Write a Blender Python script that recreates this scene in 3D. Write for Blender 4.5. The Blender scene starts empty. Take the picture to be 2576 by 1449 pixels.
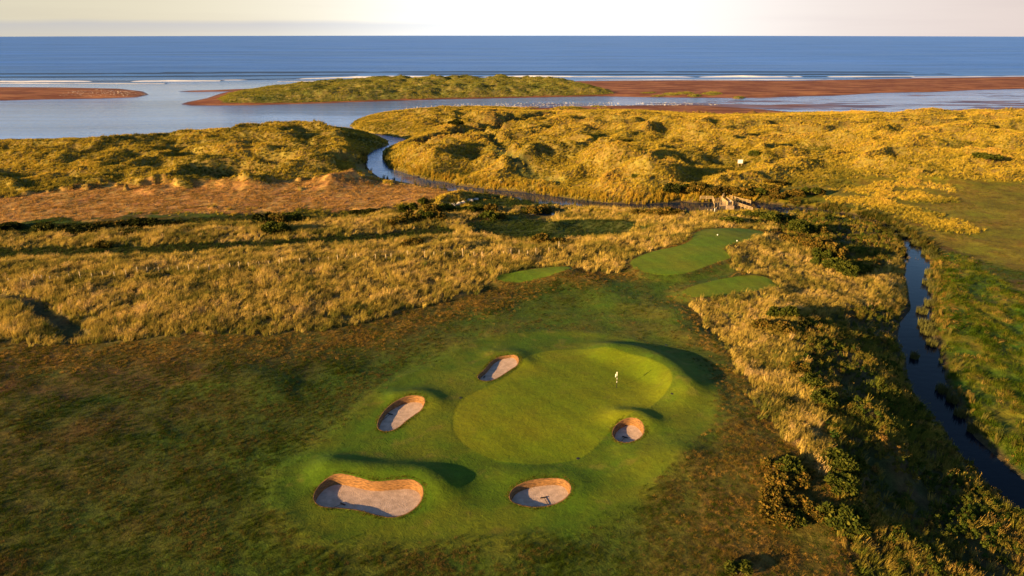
import bpy, math, random
import numpy as np
from mathutils import Vector, Matrix
R = math.radians
rng = np.random.default_rng(7)
random.seed(7)
S = bpy.context.scene
COL = S.collection

# ------------------------------------------------------------------ camera
CZ, PITCH, FPX = 53.0, R(19.43), 731.0
cam = bpy.data.cameras.new('camera'); camo = bpy.data.objects.new('camera', cam); COL.objects.link(camo)
camo.location = (0, 0, CZ); camo.rotation_euler = (R(90) - PITCH, 0, 0)
cam.sensor_width = 36.0; cam.lens = FPX / 1024 * 36.0
cam.clip_start = 0.5; cam.clip_end = 20000
S.camera = camo

# ------------------------------------------------------------------ light
SUN_EL, SUN_AZ = R(12.0), R(237)            # azimuth clockwise from +Y: behind the camera, on its left
sl = bpy.data.lights.new('sun', 'SUN'); sun = bpy.data.objects.new('sun', sl); COL.objects.link(sun)
sl.energy = 5.0; sl.angle = R(0.6); sl.color = (1.0, 0.64, 0.25)
sd = Vector((math.sin(SUN_AZ) * math.cos(SUN_EL), math.cos(SUN_AZ) * math.cos(SUN_EL), math.sin(SUN_EL)))
sun.rotation_euler = sd.to_track_quat('Z', 'Y').to_euler(); sun.location = (-60, -60, 90)

W = bpy.data.worlds.new('World'); S.world = W; W.use_nodes = True
nt = W.node_tree; nt.nodes.clear()
def N(t, typ, **kw):
    n = t.nodes.new(typ)
    for k, v in kw.items(): setattr(n, k, v)
    return n
wo = N(nt, 'ShaderNodeOutputWorld')
sky = N(nt, 'ShaderNodeTexSky', sky_type='NISHITA', sun_disc=False)
sky.sun_elevation = SUN_EL; sky.sun_rotation = SUN_AZ; sky.altitude = 50; sky.air_density = 1.0; sky.dust_density = 0.4; sky.ozone_density = 3.0
bg1 = N(nt, 'ShaderNodeBackground'); bg1.inputs[1].default_value = 0.052
nt.links.new(sky.outputs[0], bg1.inputs[0])
tc = N(nt, 'ShaderNodeTexCoord'); sx = N(nt, 'ShaderNodeSeparateXYZ'); nt.links.new(tc.outputs['Generated'], sx.inputs[0])
def wmath(op, a, b=None, c=None, clamp=False):
    n = N(nt, 'ShaderNodeMath', operation=op, use_clamp=clamp)
    for i, v in enumerate((a, b, c)):
        if v is None: continue
        if hasattr(v, 'is_linked'): nt.links.new(v, n.inputs[i])
        else: n.inputs[i].default_value = v
    return n.outputs[0]
def wramp(fac, stops):
    n = N(nt, 'ShaderNodeValToRGB'); nt.links.new(fac, n.inputs[0])
    while len(n.color_ramp.elements) > 1: n.color_ramp.elements.remove(n.color_ramp.elements[0])
    for i, (p, c) in enumerate(stops):
        e = n.color_ramp.elements[0] if i == 0 else n.color_ramp.elements.new(p)
        e.position = p; e.color = (*c, 1)
    return n.outputs[0]
zc = sx.outputs[2]
az = wmath('ARCTAN2', sx.outputs[0], sx.outputs[1])              # 0 straight ahead, + to the right
azn = wmath('MULTIPLY_ADD', az, 0.5 / 0.62, 0.5, clamp=True)      # 0..1 across the view
# evening glow along the sea horizon: cream to the north, white ahead, pinkish to the south
glow = wramp(azn, [(0.0, (0.60, 0.55, 0.42)), (0.15, (0.66, 0.60, 0.45)), (0.30, (0.80, 0.74, 0.60)), (0.42, (1.0, 0.97, 0.92)), (0.55, (1.06, 1.03, 1.0)), (0.68, (0.92, 0.87, 0.83)),
                   (0.82, (0.74, 0.66, 0.62)), (1.0, (0.64, 0.54, 0.50))])
glow.node.color_ramp.interpolation = 'B_SPLINE'
mpg = N(nt, 'ShaderNodeMapping'); mpg.inputs['Scale'].default_value = (3, 3, 60)
nt.links.new(tc.outputs['Generated'], mpg.inputs[0])
ns = N(nt, 'ShaderNodeTexNoise'); ns.inputs['Scale'].default_value = 1.0; ns.inputs['Detail'].default_value = 6
nt.links.new(mpg.outputs[0], ns.inputs['Vector'])
streak = N(nt, 'ShaderNodeMix', data_type='RGBA', blend_type='MULTIPLY')
stf = wmath('MULTIPLY', wmath('SMOOTH_MIN', wmath('MULTIPLY_ADD', ns.outputs[0], 3.0, -1.35, clamp=True), 1.0, 0.1), 0.30)
nt.links.new(stf, streak.inputs[0]); nt.links.new(glow, streak.inputs[6]); streak.inputs[7].default_value = (0.80, 0.78, 0.82, 1)
# long grey cloud bank low on the left
mpb = N(nt, 'ShaderNodeMapping'); mpb.inputs['Scale'].default_value = (9, 9, 0)
nt.links.new(tc.outputs['Generated'], mpb.inputs[0])
nb = N(nt, 'ShaderNodeTexNoise'); nb.inputs['Scale'].default_value = 1.0; nb.inputs['Detail'].default_value = 5
nt.links.new(mpb.outputs[0], nb.inputs['Vector'])
topz = wmath('ADD', wmath('MULTIPLY_ADD', nb.outputs[0], 0.006, 0.0090), wmath('MULTIPLY', wmath('MAXIMUM', wmath('ADD', azn, -0.46), 0.0), -0.085))
bank = wmath('MULTIPLY', wmath('DIVIDE', wmath('SUBTRACT', topz, zc), 0.0055), 1.0, clamp=True)
bank = wmath('MULTIPLY', bank, wmath('MULTIPLY_ADD', zc, 22.0, 0.5, clamp=True), clamp=True)
bk = N(nt, 'ShaderNodeMix', data_type='RGBA'); nt.links.new(bank, bk.inputs[0]); nt.links.new(streak.outputs[2], bk.inputs[6])
bank_col = wramp(azn, [(0.0, (0.42, 0.42, 0.45)), (0.25, (0.47, 0.48, 0.54)), (0.5, (0.80, 0.84, 0.88)), (1, (0.70, 0.64, 0.60))])
nt.links.new(bank_col, bk.inputs[7])
lowblue = N(nt, 'ShaderNodeMix', data_type='RGBA'); nt.links.new(wmath('MULTIPLY_ADD', zc, 1 / .05, -.055 / .05, clamp=True), lowblue.inputs[0]); nt.links.new(bk.outputs[2], lowblue.inputs[6]); lowblue.inputs[7].default_value = (.42, .60, .95, 1)  # unseen pale blue band, shaped for lagoon reflection and fill
bg2 = N(nt, 'ShaderNodeBackground'); bg2.inputs[1].default_value = 0.41; nt.links.new(lowblue.outputs[2], bg2.inputs[0])
mixw = N(nt, 'ShaderNodeMixShader')
up = wmath('SMOOTH_MIN', wmath('MULTIPLY_ADD', zc, 1 / 0.16, -0.11 / 0.16, clamp=True), 1.0, 0.05)
# glow and blue band ring the whole horizon, sky texture above
nt.links.new(up, mixw.inputs[0]); nt.links.new(bg2.outputs[0], mixw.inputs[1]); nt.links.new(bg1.outputs[0], mixw.inputs[2])
nt.links.new(mixw.outputs[0], wo.inputs[0])

S.view_settings.view_transform = 'Standard'; S.view_settings.look = 'None'
S.view_settings.exposure = 1.58; S.view_settings.gamma = 1.0

# ------------------------------------------------------------------ helpers: photo measurement -> ground
CP, SP = math.cos(PITCH), math.sin(PITCH)
def unproj(dx, dy, z):
    """survey point (measured on a 2576 px wide print) -> X, Y at height z"""
    px = np.asarray(dx, float) * 1024 / 2576 - 512; py = 288 - np.asarray(dy, float) * 1024 / 2576
    fy = FPX * CP + py * SP; fz = -FPX * SP + py * CP
    t = (z - CZ) / fz
    return px * t, fy * t
def perlin(x, y, seed):
    r = np.random.default_rng(seed); p = r.permutation(256); p = np.concatenate([p, p])
    g = r.uniform(0, 2 * np.pi, 256); gx, gy = np.cos(g), np.sin(g)
    xi = np.floor(x).astype(int); yi = np.floor(y).astype(int); xf = x - xi; yf = y - yi
    u = xf ** 3 * (xf * (xf * 6 - 15) + 10); v = yf ** 3 * (yf * (yf * 6 - 15) + 10)
    def d(ix, iy, fx, fy):
        h = p[p[ix & 255] + (iy & 255)]; return gx[h] * fx + gy[h] * fy
    a = d(xi, yi, xf, yf); b = d(xi + 1, yi, xf - 1, yf); c = d(xi, yi + 1, xf, yf - 1); e = d(xi + 1, yi + 1, xf - 1, yf - 1)
    return ((a * (1 - u) + b * u) * (1 - v) + (c * (1 - u) + e * u) * v) * 1.5
def fbm(x, y, scale, seed, octv=3, gain=0.5):
    s = 0; a = 1; t = 0
    for i in range(octv):
        s = s + a * perlin(x / scale * 2 ** i + 17.3 * i, y / scale * 2 ** i - 9.1 * i, seed + i); t += a; a *= gain
    return s / t
def sstep(a, b, x):
    t = np.clip((x - a) / (b - a), 0, 1); return t * t * (3 - 2 * t)
def chaikin(p, n=2, closed=True):
    p = np.asarray(p, float)
    for _ in range(n):
        if closed:
            q = np.roll(p, -1, 0); o = np.empty((2 * len(p), 2)); o[0::2] = .75 * p + .25 * q; o[1::2] = .25 * p + .75 * q
        else:
            a, b = p[:-1], p[1:]; o = np.empty((2 * len(a) + 2, 2)); o[0] = p[0]; o[-1] = p[-1]
            o[1:-1:2] = .75 * a + .25 * b; o[2:-1:2] = .25 * a + .75 * b
        p = o
    return p
def seg_dist(X, Y, P, closed):
    best = np.full(X.shape, 1e18); qx = np.zeros(X.shape); qy = np.zeros(X.shape)
    n = len(P)
    for i in range(n if closed else n - 1):
        a = P[i]; b = P[(i + 1) % n]; ab = b - a; L = ab @ ab + 1e-12
        t = np.clip(((X - a[0]) * ab[0] + (Y - a[1]) * ab[1]) / L, 0, 1)
        cx = a[0] + t * ab[0]; cy = a[1] + t * ab[1]; d = (X - cx) ** 2 + (Y - cy) ** 2
        m = d < best; best[m] = d[m]; qx[m] = cx[m]; qy[m] = cy[m]
    return np.sqrt(best), qx, qy
def inside(X, Y, P):
    c = np.zeros(X.shape, bool); n = len(P)
    for i in range(n):
        a = P[i]; b = P[(i + 1) % n]
        if a[1] == b[1]: continue
        m = ((a[1] > Y) != (b[1] > Y)) & (X < (b[0] - a[0]) * (Y - a[1]) / (b[1] - a[1]) + a[0]); c ^= m
    return c
def sdf(X, Y, P, margin=25.0):
    """signed distance, negative inside; +margin far away"""
    out = np.full(X.shape, margin)
    x0, y0 = P.min(0) - margin; x1, y1 = P.max(0) + margin
    m = (X > x0) & (X < x1) & (Y > y0) & (Y < y1)
    if m.any():
        xs, ys = X[m], Y[m]; d, _, _ = seg_dist(xs, ys, P, True); ins = inside(xs, ys, P)
        out[m] = np.where(ins, -d, np.minimum(d, margin))
    return out
def linedist(X, Y, P, margin=60.0):
    out = np.full(X.shape, margin)
    x0, y0 = P.min(0) - margin; x1, y1 = P.max(0) + margin
    m = (X > x0) & (X < x1) & (Y > y0) & (Y < y1)
    if m.any(): out[m] = np.minimum(seg_dist(X[m], Y[m], P, False)[0], margin)
    return out

# base relief: thin plate through surveyed heights
CTRL = [(-300,1449,5),(0,1449,5),(600,1449,5),(1300,1449,5),(1900,1449,5.4),(2150,1449,4.2),(2350,1449,2.4),(2800,1449,1.6),(0,1100,5.6),(400,1000,5.2),(800,1000,5.1),(900,1250,5.2),(-300,1000,5.6),
 (1200,1050,5.7),(1450,900,5.6),(1650,970,5.8),(1400,1150,5.3),(1000,800,5),(1400,780,4.8),(1750,830,5.0),(0,870,5.4),(300,850,5.5),(-300,800,6),
 (0,760,6),(400,740,6.2),(800,720,6),(1100,700,5.5),(1250,690,5.2),(0,640,4.2),(400,630,4.2),(800,605,3.6),(1200,630,4.2),(1300,580,1.2),(1500,570,1.0),(1650,590,3.5),
 (1800,590,5.4),(1700,650,5.6),(1850,720,5.2),(1350,695,5.3),(1960,700,5),(2080,740,3.8),(1940,800,5.2),(1980,900,5.7),(2060,1050,5.9),(2070,1200,5.9),(2060,1320,5.4),
 (2180,700,2.8),(2130,850,3.7),(2180,960,3.3),(2210,1080,3.0),(2260,1180,2.6),(2400,1330,2.2),(2250,1270,3.2),(2270,650,.9),(2240,900,.9),(2500,1290,1),
 (2400,700,1.3),(2576,700,2),(2450,900,1.2),(2576,1100,1.4),(2800,900,2.2),(2300,520,1.8),(2576,520,2.2),(2800,520,2.5),(2100,540,1.2),(0,520,2),(400,490,2),(800,480,1.8),(1100,490,1.4),(900,450,1.8),(-300,500,2.4),
 (1200,530,1.4),(1000,470,.8),(1300,490,.8),(1600,520,.8),(0,430,3.6),(300,400,4.6),(600,370,6),(760,330,5),(850,380,4),(100,370,3),(-300,400,4),
 (1000,310,3.2),(1180,290,3.2),(1150,390,3.2),(1400,400,4.5),(1550,430,4.2),(1650,470,2.4),(1500,340,3.8),(1400,310,2.4),(1900,350,4.5),(2200,400,4.6),(2500,380,5),(2000,440,2.6),(2500,330,4.5),(1800,300,2.6),(2200,300,3),(2500,295,3),(2800,330,4.5)]
cx_, cy_, cz_ = np.array(CTRL, float).T
CXY = np.stack(unproj(cx_, cy_, cz_), 1)
def tps(r2): return np.where(r2 > 0, 0.5 * r2 * np.log(r2 + 1e-9), 0)
SC = 100.0
A = CXY / SC; n_ = len(A)
K = tps(((A[:, None] - A[None]) ** 2).sum(-1)) + np.eye(n_) * 0.004
Pm = np.c_[np.ones(n_), A]
M_ = np.zeros((n_ + 3, n_ + 3)); M_[:n_, :n_] = K; M_[:n_, n_:] = Pm; M_[n_:, :n_] = Pm.T
sol = np.linalg.solve(M_, np.r_[cz_, 0, 0, 0])
def base(X, Y):
    x = np.asarray(X, float) / SC; y = np.clip(np.asarray(Y, float), 30, 560) / SC
    z = sol[n_] + sol[n_ + 1] * x + sol[n_ + 2] * y
    for i in range(n_): z = z + sol[i] * tps((x - A[i, 0]) ** 2 + (y - A[i, 1]) ** 2)
    return np.clip(z, 0.5, 7.5)
def G(pts, z=None, dh=0.0):
    """list of survey points -> N x 2 ground points (at height z, or on the base relief)"""
    p = np.array(pts, float)
    if z is not None: return np.stack(unproj(p[:, 0], p[:, 1], z), 1)
    zz = np.full(len(p), 4.0)
    for _ in range(14):
        X, Y = unproj(p[:, 0], p[:, 1], zz); zz = 0.5 * zz + 0.5 * (base(X, Y) + dh)
    return np.stack(unproj(p[:, 0], p[:, 1], zz), 1)
def crop(ox, oy, k, pts): return [(ox + k * x, oy + k * y) for x, y in pts]
def C2(pts): return crop(859, 0, .3335, pts)
def C3(pts): return crop(1717, 0, .3335, pts)
def C4(pts): return crop(0, 377.3, .3335, pts)
def C5(pts): return crop(859, 377.3, .3335, pts)
def C6(pts): return crop(1717, 377.3, .3335, pts)
def B2(pts): return crop(859, 860.3, .4062, pts)
def B3(pts): return crop(1717, 860.3, .4062, pts)

# ------------------------------------------------------------------ outlines
main_land = G([(-1500,420),(-700,385),(0,357),(150,353),(300,350),(500,344),(700,337),(830,334),(858,338)] +
  [(919,343),(959,348),(978,358),(974,367),(944,377),(925,390),(926,403),(920,414),(932,430.0),(956,447.5),(999,455.5),(1063,467.5),(1149,478.0),(1223,486.5),(1300,496.0),(1400,507.0),(1456,515.5),(1590,527.5),(1656,531.5),(1715,532.5),(1777,532.5),(1815,526),
   (1880,523),(1960,528),(2050,537),(2140,552),(2215,575),(2250,596),(2261,606),(2277,624),(2281,657),(2277,697),(2284,731),(2291,777),(2262,814),(2257,850),(2261,870),(2280,897),(2286,962),(2306,1002),(2343,1047),(2371,1071),(2408,1136),(2468,1193),(2509,1238),(2576,1299),(2800,1449),(3100,1700),
   (3304,1640),(2964,1449),(2654,1275),(2584,1222),(2533,1177),(2493,1136),(2452,1100),(2412,1031),(2395,994),(2375,960),(2365,900),(2352,858),(2337,830),(2339,790),(2343,740),(2333,700),(2337,664),(2325,632),(2297,606),
   (2262,586),(2225,562),(2150,541),(2050,525),(1960,515),(1890,509),(1830,508),(1750,511),(1718,507),(1626,514),(1526,511),(1426,499),(1353,487),(1293,482),(1236,477),(1152,467),(1126,460),(1079,453.5),(1022,437),(979,423.5),(964,403.5),(962,380),(986,370),(1019,362),(1026,353.5),(1016,348.5),(959,338.5),(899,330),(880,317)] +
  [(888,308),(910,300),(960,290.5),(1060,282),(1200,276),(1319,273),(1400,270.5),(1500,266.5),(1650,265),(1750,265),(1850,270),(1994,282),(2084,286),(2576,284),(3300,281)], 0.0)
# close the land behind the frame
main_land = np.vstack([main_land, [[1000, main_land[-1, 1]], [1000, 10], [-1000, 10], [-1000, main_land[0, 1]]]])
main_land[0] = (-1000, main_land[0, 1])
island = G([(455,262),(470,257),(520,247),(545,238),(570,231),(640,222),(720,215),(850,208.5),(1000,205.5),(1200,205),(1409,204.5),(1560,203),(1717,202),(2004,203),(2161,200),(2300,197),(2576,193),(3300,187),
   (3300,221),(2576,224),(2450,227),(2350,232),(2217,234),(2100,241),(2000,243),(1930,246),(1850,247),(1717,246),(1600,244.5),(1500,242.5),(1300,246.5),(1100,250.5),(900,257),(760,262),(640,265),(540,266),(480,265.5)], 0.0)
sandbar = G([(-500,219),(0,219),(150,220),(300,223),(360,230),(374,238),(345,245),(250,248.5),(100,250.5),(0,253.5),(-500,262)], 0.0)
spit = G([(447,230),(480,228),(540,226.5),(600,224),(640,222.5),(640,227),(560,230.5),(480,231.5)], 0.0)
flats = G([(1080,268),(1300,262),(1500,259.5),(1717,258),(1850,250),(1950,244),(2100,240),(2250,237),(2700,226),(3300,222),(3300,284),(2576,285),(2084,287),(1994,284),(1850,272),(1717,266),(1500,270),(1319,275),(1080,277)], 0.0)
island_dune = G([(548,250),(575,236),(640,227),(720,219),(850,211),(1000,207.5),(1200,207),(1350,207.5),(1430,212),(1480,221),(1530,231),(1545,238),(1500,240),(1400,242.5),(1300,244.5),(1100,248.5),(900,254.5),(760,259.5),(640,261.5),(560,261)], 0.0)
bunker_px = [B2([(840,218),(870,190),(900,160),(925,125),(970,100),(1030,90),(1078,92),(1099,115),(1093,148),(1045,172),(1000,205),(955,232),(900,246),(858,238)]),
 B2([(221,525),(235,475),(275,415),(335,380),(400,358),(460,352),(510,364),(520,392),(492,428),(440,460),(400,488),(355,528),(305,552),(245,552)]),
 B2([(1676,570),(1690,530),(1720,505),(1770,486),(1820,490),(1860,515),(1877,552),(1858,590),(1815,618),(1760,630),(1702,612)]),
 B2([(1040,952),(1060,915),(1110,885),(1200,862),(1300,856),(1370,862),(1410,890),(1424,932),(1395,972),(1330,1003),(1250,1020),(1170,1022),(1090,1005),(1048,982)]),
 [(788,1253),(798,1230),(820,1213),(850,1204),(890,1211),(940,1224),(990,1221),(1035,1219),(1060,1231),(1067,1250),(1052,1274),(1020,1295),(985,1303),(945,1296),(905,1283),(860,1278),(820,1277),(797,1270)]]
bunkers = [chaikin(G(b), 2) for b in bunker_px]
green = chaikin(G(B2([(680,520),(700,580),(760,640),(850,690),(950,730),(1060,752),(1180,765),(1300,757),(1400,740),(1480,720),(1560,670),(1640,580),(1720,500),(1850,440),(1950,380),(2030,320),(2050,280),(2020,220),(1920,160),(1800,110),(1650,70),(1500,50),(1350,45),(1200,70),(1130,110),(1060,190),(960,250),(850,300),(760,345),(700,400)])), 2)
apron = chaikin(G([(680,1250),(684,1210),(720,1165),(800,1120),(880,1050),(940,985),(1000,950),(1080,920),(1140,880),(1250,840),(1400,828),(1550,845),(1700,885),(1790,945),(1822,1010),(1800,1075),(1745,1130),(1690,1180),(1640,1240),(1580,1290),(1480,1335),(1300,1362),(1100,1378),(900,1382),(800,1370),(725,1330)]), 2)
tees = [chaikin(G(t), 2) for t in (
 [(1578,662),(1640,637),(1700,627),(1738,612),(1746,592),(1765,583),(1800,580),(1860,579),(1915,586),(1928,594),(1885,611),(1832,623),(1818,634),(1838,648),(1838,658),(1790,672),(1740,690),(1700,700),(1640,696),(1598,686)],
 [(1712,738),(1760,720),(1830,705),(1890,699),(1935,706),(1957,726),(1945,735),(1900,742),(1830,750),(1760,757),(1725,752)],
 [(1243,706),(1262,696),(1330,685),(1400,678),(1437,680),(1437,690),(1380,705),(1310,717),(1258,717)])]
fair = chaikin(G([(1560,700),(1640,690),(1740,690),(1840,660),(1850,690),(1760,720),(1715,740),(1730,780),(1760,830),(1800,900),(1850,1000),(1830,1100),(1700,1220),(1550,1330),(1100,1400),(700,1380),(650,1220),(800,1080),(980,920),(1100,850),(1150,810),(1250,790),(1400,760),(1500,740)]), 2)
# tall dune grass on the near bands, the dunes, the far right
M1 = chaikin(G([(-500,880),(0,864),(110,860),(170,863),(240,866),(330,850),(550,838),(700,838),(850,828),(960,800),(1060,765),(1200,738),(1240,718),(1245,700),(1330,680),(1437,674),(1500,690),(1560,684),(1580,658),(1650,630),(1735,607),(1745,585),(1800,574),(1900,575),(1945,586),(1960,560),(1850,545),(1700,548),(1600,585),(1500,600),(1350,612),(1250,600),(1150,570),(1200,545),(1350,530),(1440,522),(1500,530),(1640,548),(1700,540),(1500,515),(1300,520),(1160,545),(1000,530),(850,540),(600,552),(430,572),(0,588),(-500,600)]), 1)
M2 = chaikin(G([(1825,636),(1880,615),(1935,598),(1990,600),(2080,660),(2200,700),(2260,640),(2240,600),(2278,640),(2290,780),(2230,760),(2120,780),(2010,800),(1990,860),(2010,950),(2060,1040),(2085,1120),(2095,1180),(2075,1215),(2040,1190),(1990,1130),(1935,1060),(1880,960),(1830,880),(1770,810),(1745,775),(1760,760),(1830,752),(1900,744),(1950,737),(1960,722),(1935,700),(1890,695),(1850,680),(1842,655)]), 1)
heath = chaikin(G([(-500,520),(0,500),(160,470),(380,465),(600,470),(720,460),(850,440),(925,436),(960,448),(1060,468),(1150,477),(1200,485),(1160,497),(1060,512),(940,527),(800,532),(640,535),(400,540),(0,562),(-500,575)]), 1)
hollow = chaikin(G([(1100,598),(1180,560),(1280,548),(1380,560),(1500,562),(1650,566),(1700,570),(1600,592),(1480,610),(1330,612),(1200,610)]), 1)
darkgrass = chaikin(G([(1130,540),(1180,515),(1200,495),(1300,500),(1450,515),(1600,528),(1660,532),(1640,545),(1540,535),(1440,522),(1330,530),(1240,548),(1150,552)]), 1)
links = chaikin(G([(1830,505),(1900,500),(1840,490),(1880,474),(2000,468),(2150,450),(2350,458),(2800,455),(2900,700),(2576,690),(2440,640),(2330,600),(2230,560),(2100,530),(1950,515)]), 1)
meadow = chaikin(G([(2320,612),(2350,620),(2440,650),(2576,740),(2850,860),(2950,1449),(2590,1235),(2500,1140),(2440,1080),(2390,985),(2365,930),(2350,850),(2350,700)]), 1)
valley = chaikin(G([(2010,800),(2120,780),(2240,760),(2292,780),(2262,815),(2257,860),(2282,900),(2288,965),(2310,1005),(2375,1073),(2410,1138),(2470,1195),(2580,1302),(2850,1500),(2850,1600),(2200,1600),(2180,1449),(2120,1300),(2095,1200),(2065,1040),(2015,950),(1995,860)]), 1)
shade_veg = chaikin(G([(1900,545),(2000,535),(2120,545),(2220,575),(2262,605),(2240,640),(2200,695),(2080,655),(1990,595),(1945,580),(1930,560)]), 1)
centre_low = chaikin(G([(1020,358),(1070,347),(1150,334),(1250,315),(1300,297),(1340,285),(1420,283),(1400,296),(1330,312),(1260,328),(1180,345),(1090,358),(1030,372)]), 1)
gully = chaikin(G([(1225,340),(1250,352),(1275,385),(1310,420),(1360,447),(1420,458),(1380,465),(1300,448),(1262,420),(1235,385)]), 1)
paths = [(G([(-200,738),(0,742),(60,755),(120,790),(170,830),(200,856),(228,878)]), 1.25)]
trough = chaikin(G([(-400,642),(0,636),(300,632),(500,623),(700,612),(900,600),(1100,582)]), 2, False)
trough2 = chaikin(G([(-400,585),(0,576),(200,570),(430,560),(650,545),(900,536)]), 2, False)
RIDGES = [([(-400,690),(0,668),(400,652),(800,642),(1100,655),(1300,650)],.25,9),([(-400,605),(0,600),(400,592),(800,565),(1000,548),(1110,540)],.5,7),([(1390,556),(1450,545),(1540,550),(1660,558)],1.8,4.5),([(900,642),(1100,642),(1250,632),(1350,626),(1500,612),(1620,592)],.8,4.5),
 ([(1050,615),(1150,606)],1.5,5),([(1270,632),(1330,628)],1.0,4),([(1300,392),(1380,368),(1450,362),(1540,378),(1600,402),(1650,440),(1690,482)],4.2,11),([(1060,405),(1120,368),(1200,352),(1250,366)],2.4,13),([(1100,430),(1250,440)],1.2,9),
 ([(500,405),(700,382),(800,398)],2.4,9),([(620,338),(690,325),(745,317),(800,324),(850,340)],2.4,15),([(150,445),(300,432),(400,425)],1.6,8),([(390,463),(520,446),(640,452)],1.6,6),([(830,437),(900,425)],2.6,6),([(0,400),(250,375),(450,352)],1.8,12),([(550,358),(650,350)],1.2,11),
 ([(930,312),(1050,298),(1200,292),(1300,290)],2.0,12),([(1060,338),(1150,322)],1.6,10),([(1300,355),(1500,332),(1700,325),(1900,318)],1.8,14),([(1700,400),(1800,385),(1950,390)],1.8,12),([(2080,352),(2180,342)],2.4,9),([(2370,352),(2480,352),(2560,368)],2.6,9),
 ([(2150,380),(2300,372),(2450,398)],1.8,10),([(1880,430),(2050,425),(2200,440),(2400,445)],1.0,10),([(1500,375),(1650,350),(1800,352)],1.4,10),([(2000,330),(2300,318),(2576,325)],1.2,14)]
RIDGES = [(chaikin(G(p, None, 1.35 * h + .3), 2, False), h, w) for p, h, w in RIDGES]
rightstrip = [(chaikin(G(p), 2, False), w) for p, w in (([(2090,465),(2160,478),(2250,490),(2340,500)],5.0),([(2130,505),(2230,515),(2320,545),(2410,575)],5.5),([(2220,470),(2300,462),(2360,475)],3.0))]
islets = [(chaikin(G([(x - w, y), (x, y - h), (x + w, y), (x, y + h)], 0.0), 2), z) for x, y, w, h, z in
  ((1688,240,32,3.6,1.2),(1722,238,30,4,1.6),(1748,243,22,3,1.2),(1791,239,34,4.6,1.8),(1858,247,20,2.4,.9),(1630,237,26,2.2,1.0),(1655,243,20,1.6,.7),(1430,276.5,58,4,1.6),(1589,284,40,2.6,1.2),(1500,270,22,1.4,.7))]

# ------------------------------------------------------------------ terrain sheet
NR, NC, Y0, KY, WX = 1420, 1200, 30.0, math.log(1160 / 30.0) / 1419, 1.30
rows = Y0 * np.exp(KY * np.arange(NR)); cols = np.linspace(-WX, WX, NC)
TY = np.repeat(rows[:, None], NC, 1); TX = TY * cols[None]
ml = sdf(TX, TY, main_land, 30.0); ml30 = ml
isl = np.minimum(np.minimum(sdf(TX, TY, island, 30.0), sdf(TX, TY, sandbar, 30.0)), sdf(TX, TY, spit, 30.0))
isd = sdf(TX, TY, island_dune, 25.0)
land = np.minimum(ml, isl)
wob = fbm(TX, TY, 6.0, 11, 3)          # ragged zone edges
wob2 = fbm(TX, TY, 2.2, 21, 2)
big = fbm(TX, TY, 38.0, 31, 3)
mid = fbm(TX, TY, 13.0, 41, 3)
sm = fbm(TX, TY, 4.5, 51, 3)
def mk(P, soft=1.0, rag=1.0): return sstep(soft, -soft, sdf(TX, TY, P, 15.0) + rag * (wob * 1.2 + wob2 * .5))
m_green, m_apron = mk(green, .16, 0.05), mk(apron, 1.8, 0.9)
m_tee = np.maximum.reduce([mk(t, .2, 0.1) for t in tees])
m_fair = mk(fair, 5.0, 3.0)
m_link = mk(chaikin(G([(1690,705),(1740,694),(1795,674),(1842,664),(1856,690),(1830,708),(1760,722),(1715,742),(1690,728)]), 2), 1.2, .6)
m_fair = np.maximum(m_fair, m_link)
m_m1, m_m2 = mk(M1, 1.0, 1.6), mk(M2, 1.0, 1.6)
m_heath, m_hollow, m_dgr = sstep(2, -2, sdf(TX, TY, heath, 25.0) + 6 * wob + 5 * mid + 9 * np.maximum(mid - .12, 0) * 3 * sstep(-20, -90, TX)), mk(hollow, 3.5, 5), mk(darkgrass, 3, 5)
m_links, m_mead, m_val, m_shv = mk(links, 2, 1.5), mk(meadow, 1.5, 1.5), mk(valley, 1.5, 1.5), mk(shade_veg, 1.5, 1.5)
m_clow, m_gully = mk(centre_low, 3, 2), mk(gully, 2.5, 1.5)
m_path = sstep(1.5, 9, np.hypot(TX - paths[0][0][-1, 0], TY - paths[0][0][-1, 1])) * np.maximum.reduce([sstep(w + .9, w - .7, linedist(TX, TY, p, 20) + 1.1 * wob + .5 * wob2) for p, w in paths])
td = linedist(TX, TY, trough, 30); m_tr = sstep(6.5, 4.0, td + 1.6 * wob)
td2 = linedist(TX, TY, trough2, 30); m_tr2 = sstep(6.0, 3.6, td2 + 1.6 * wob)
m_strip = np.maximum.reduce([sstep(w + 1, w - 1.5, linedist(TX, TY, p, 30) + 6 * wob + 2.5 * wob2) for p, w in rightstrip])
m_islet = np.zeros_like(TX)
far_dune = (ml < 0) & (TY > 205)
LM = [chaikin(G(p), 2) for p in ([(1375,563),(1400,542),(1450,531),(1530,538),(1640,553),(1705,552),(1705,562),(1560,561),(1450,568)],[(1015,617),(1060,598),(1180,595),(1205,610),(1150,625),(1050,629)],[(1250,642),(1280,618),(1330,620),(1355,637)])]
m_lm = np.maximum.reduce([mk(p, 1.5, 1.2) for p in LM]); m_hollow = m_hollow * (1 - m_lm); m_dgr = m_dgr * (1 - m_lm); m_m1 = np.maximum(m_m1, m_lm)
m_dune = sstep(205, 225, TY) * (ml < 0) * (1 - m_heath) * (1 - m_links) * (1 - m_mead)
m_dune = m_dune * (1 - m_dgr) * (1 - m_hollow) * (1 - m_shv) * (1 - m_m1) * (1 - m_m2)
near_bank = sstep(14, 0, -ml) * (TY < 300)
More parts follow.
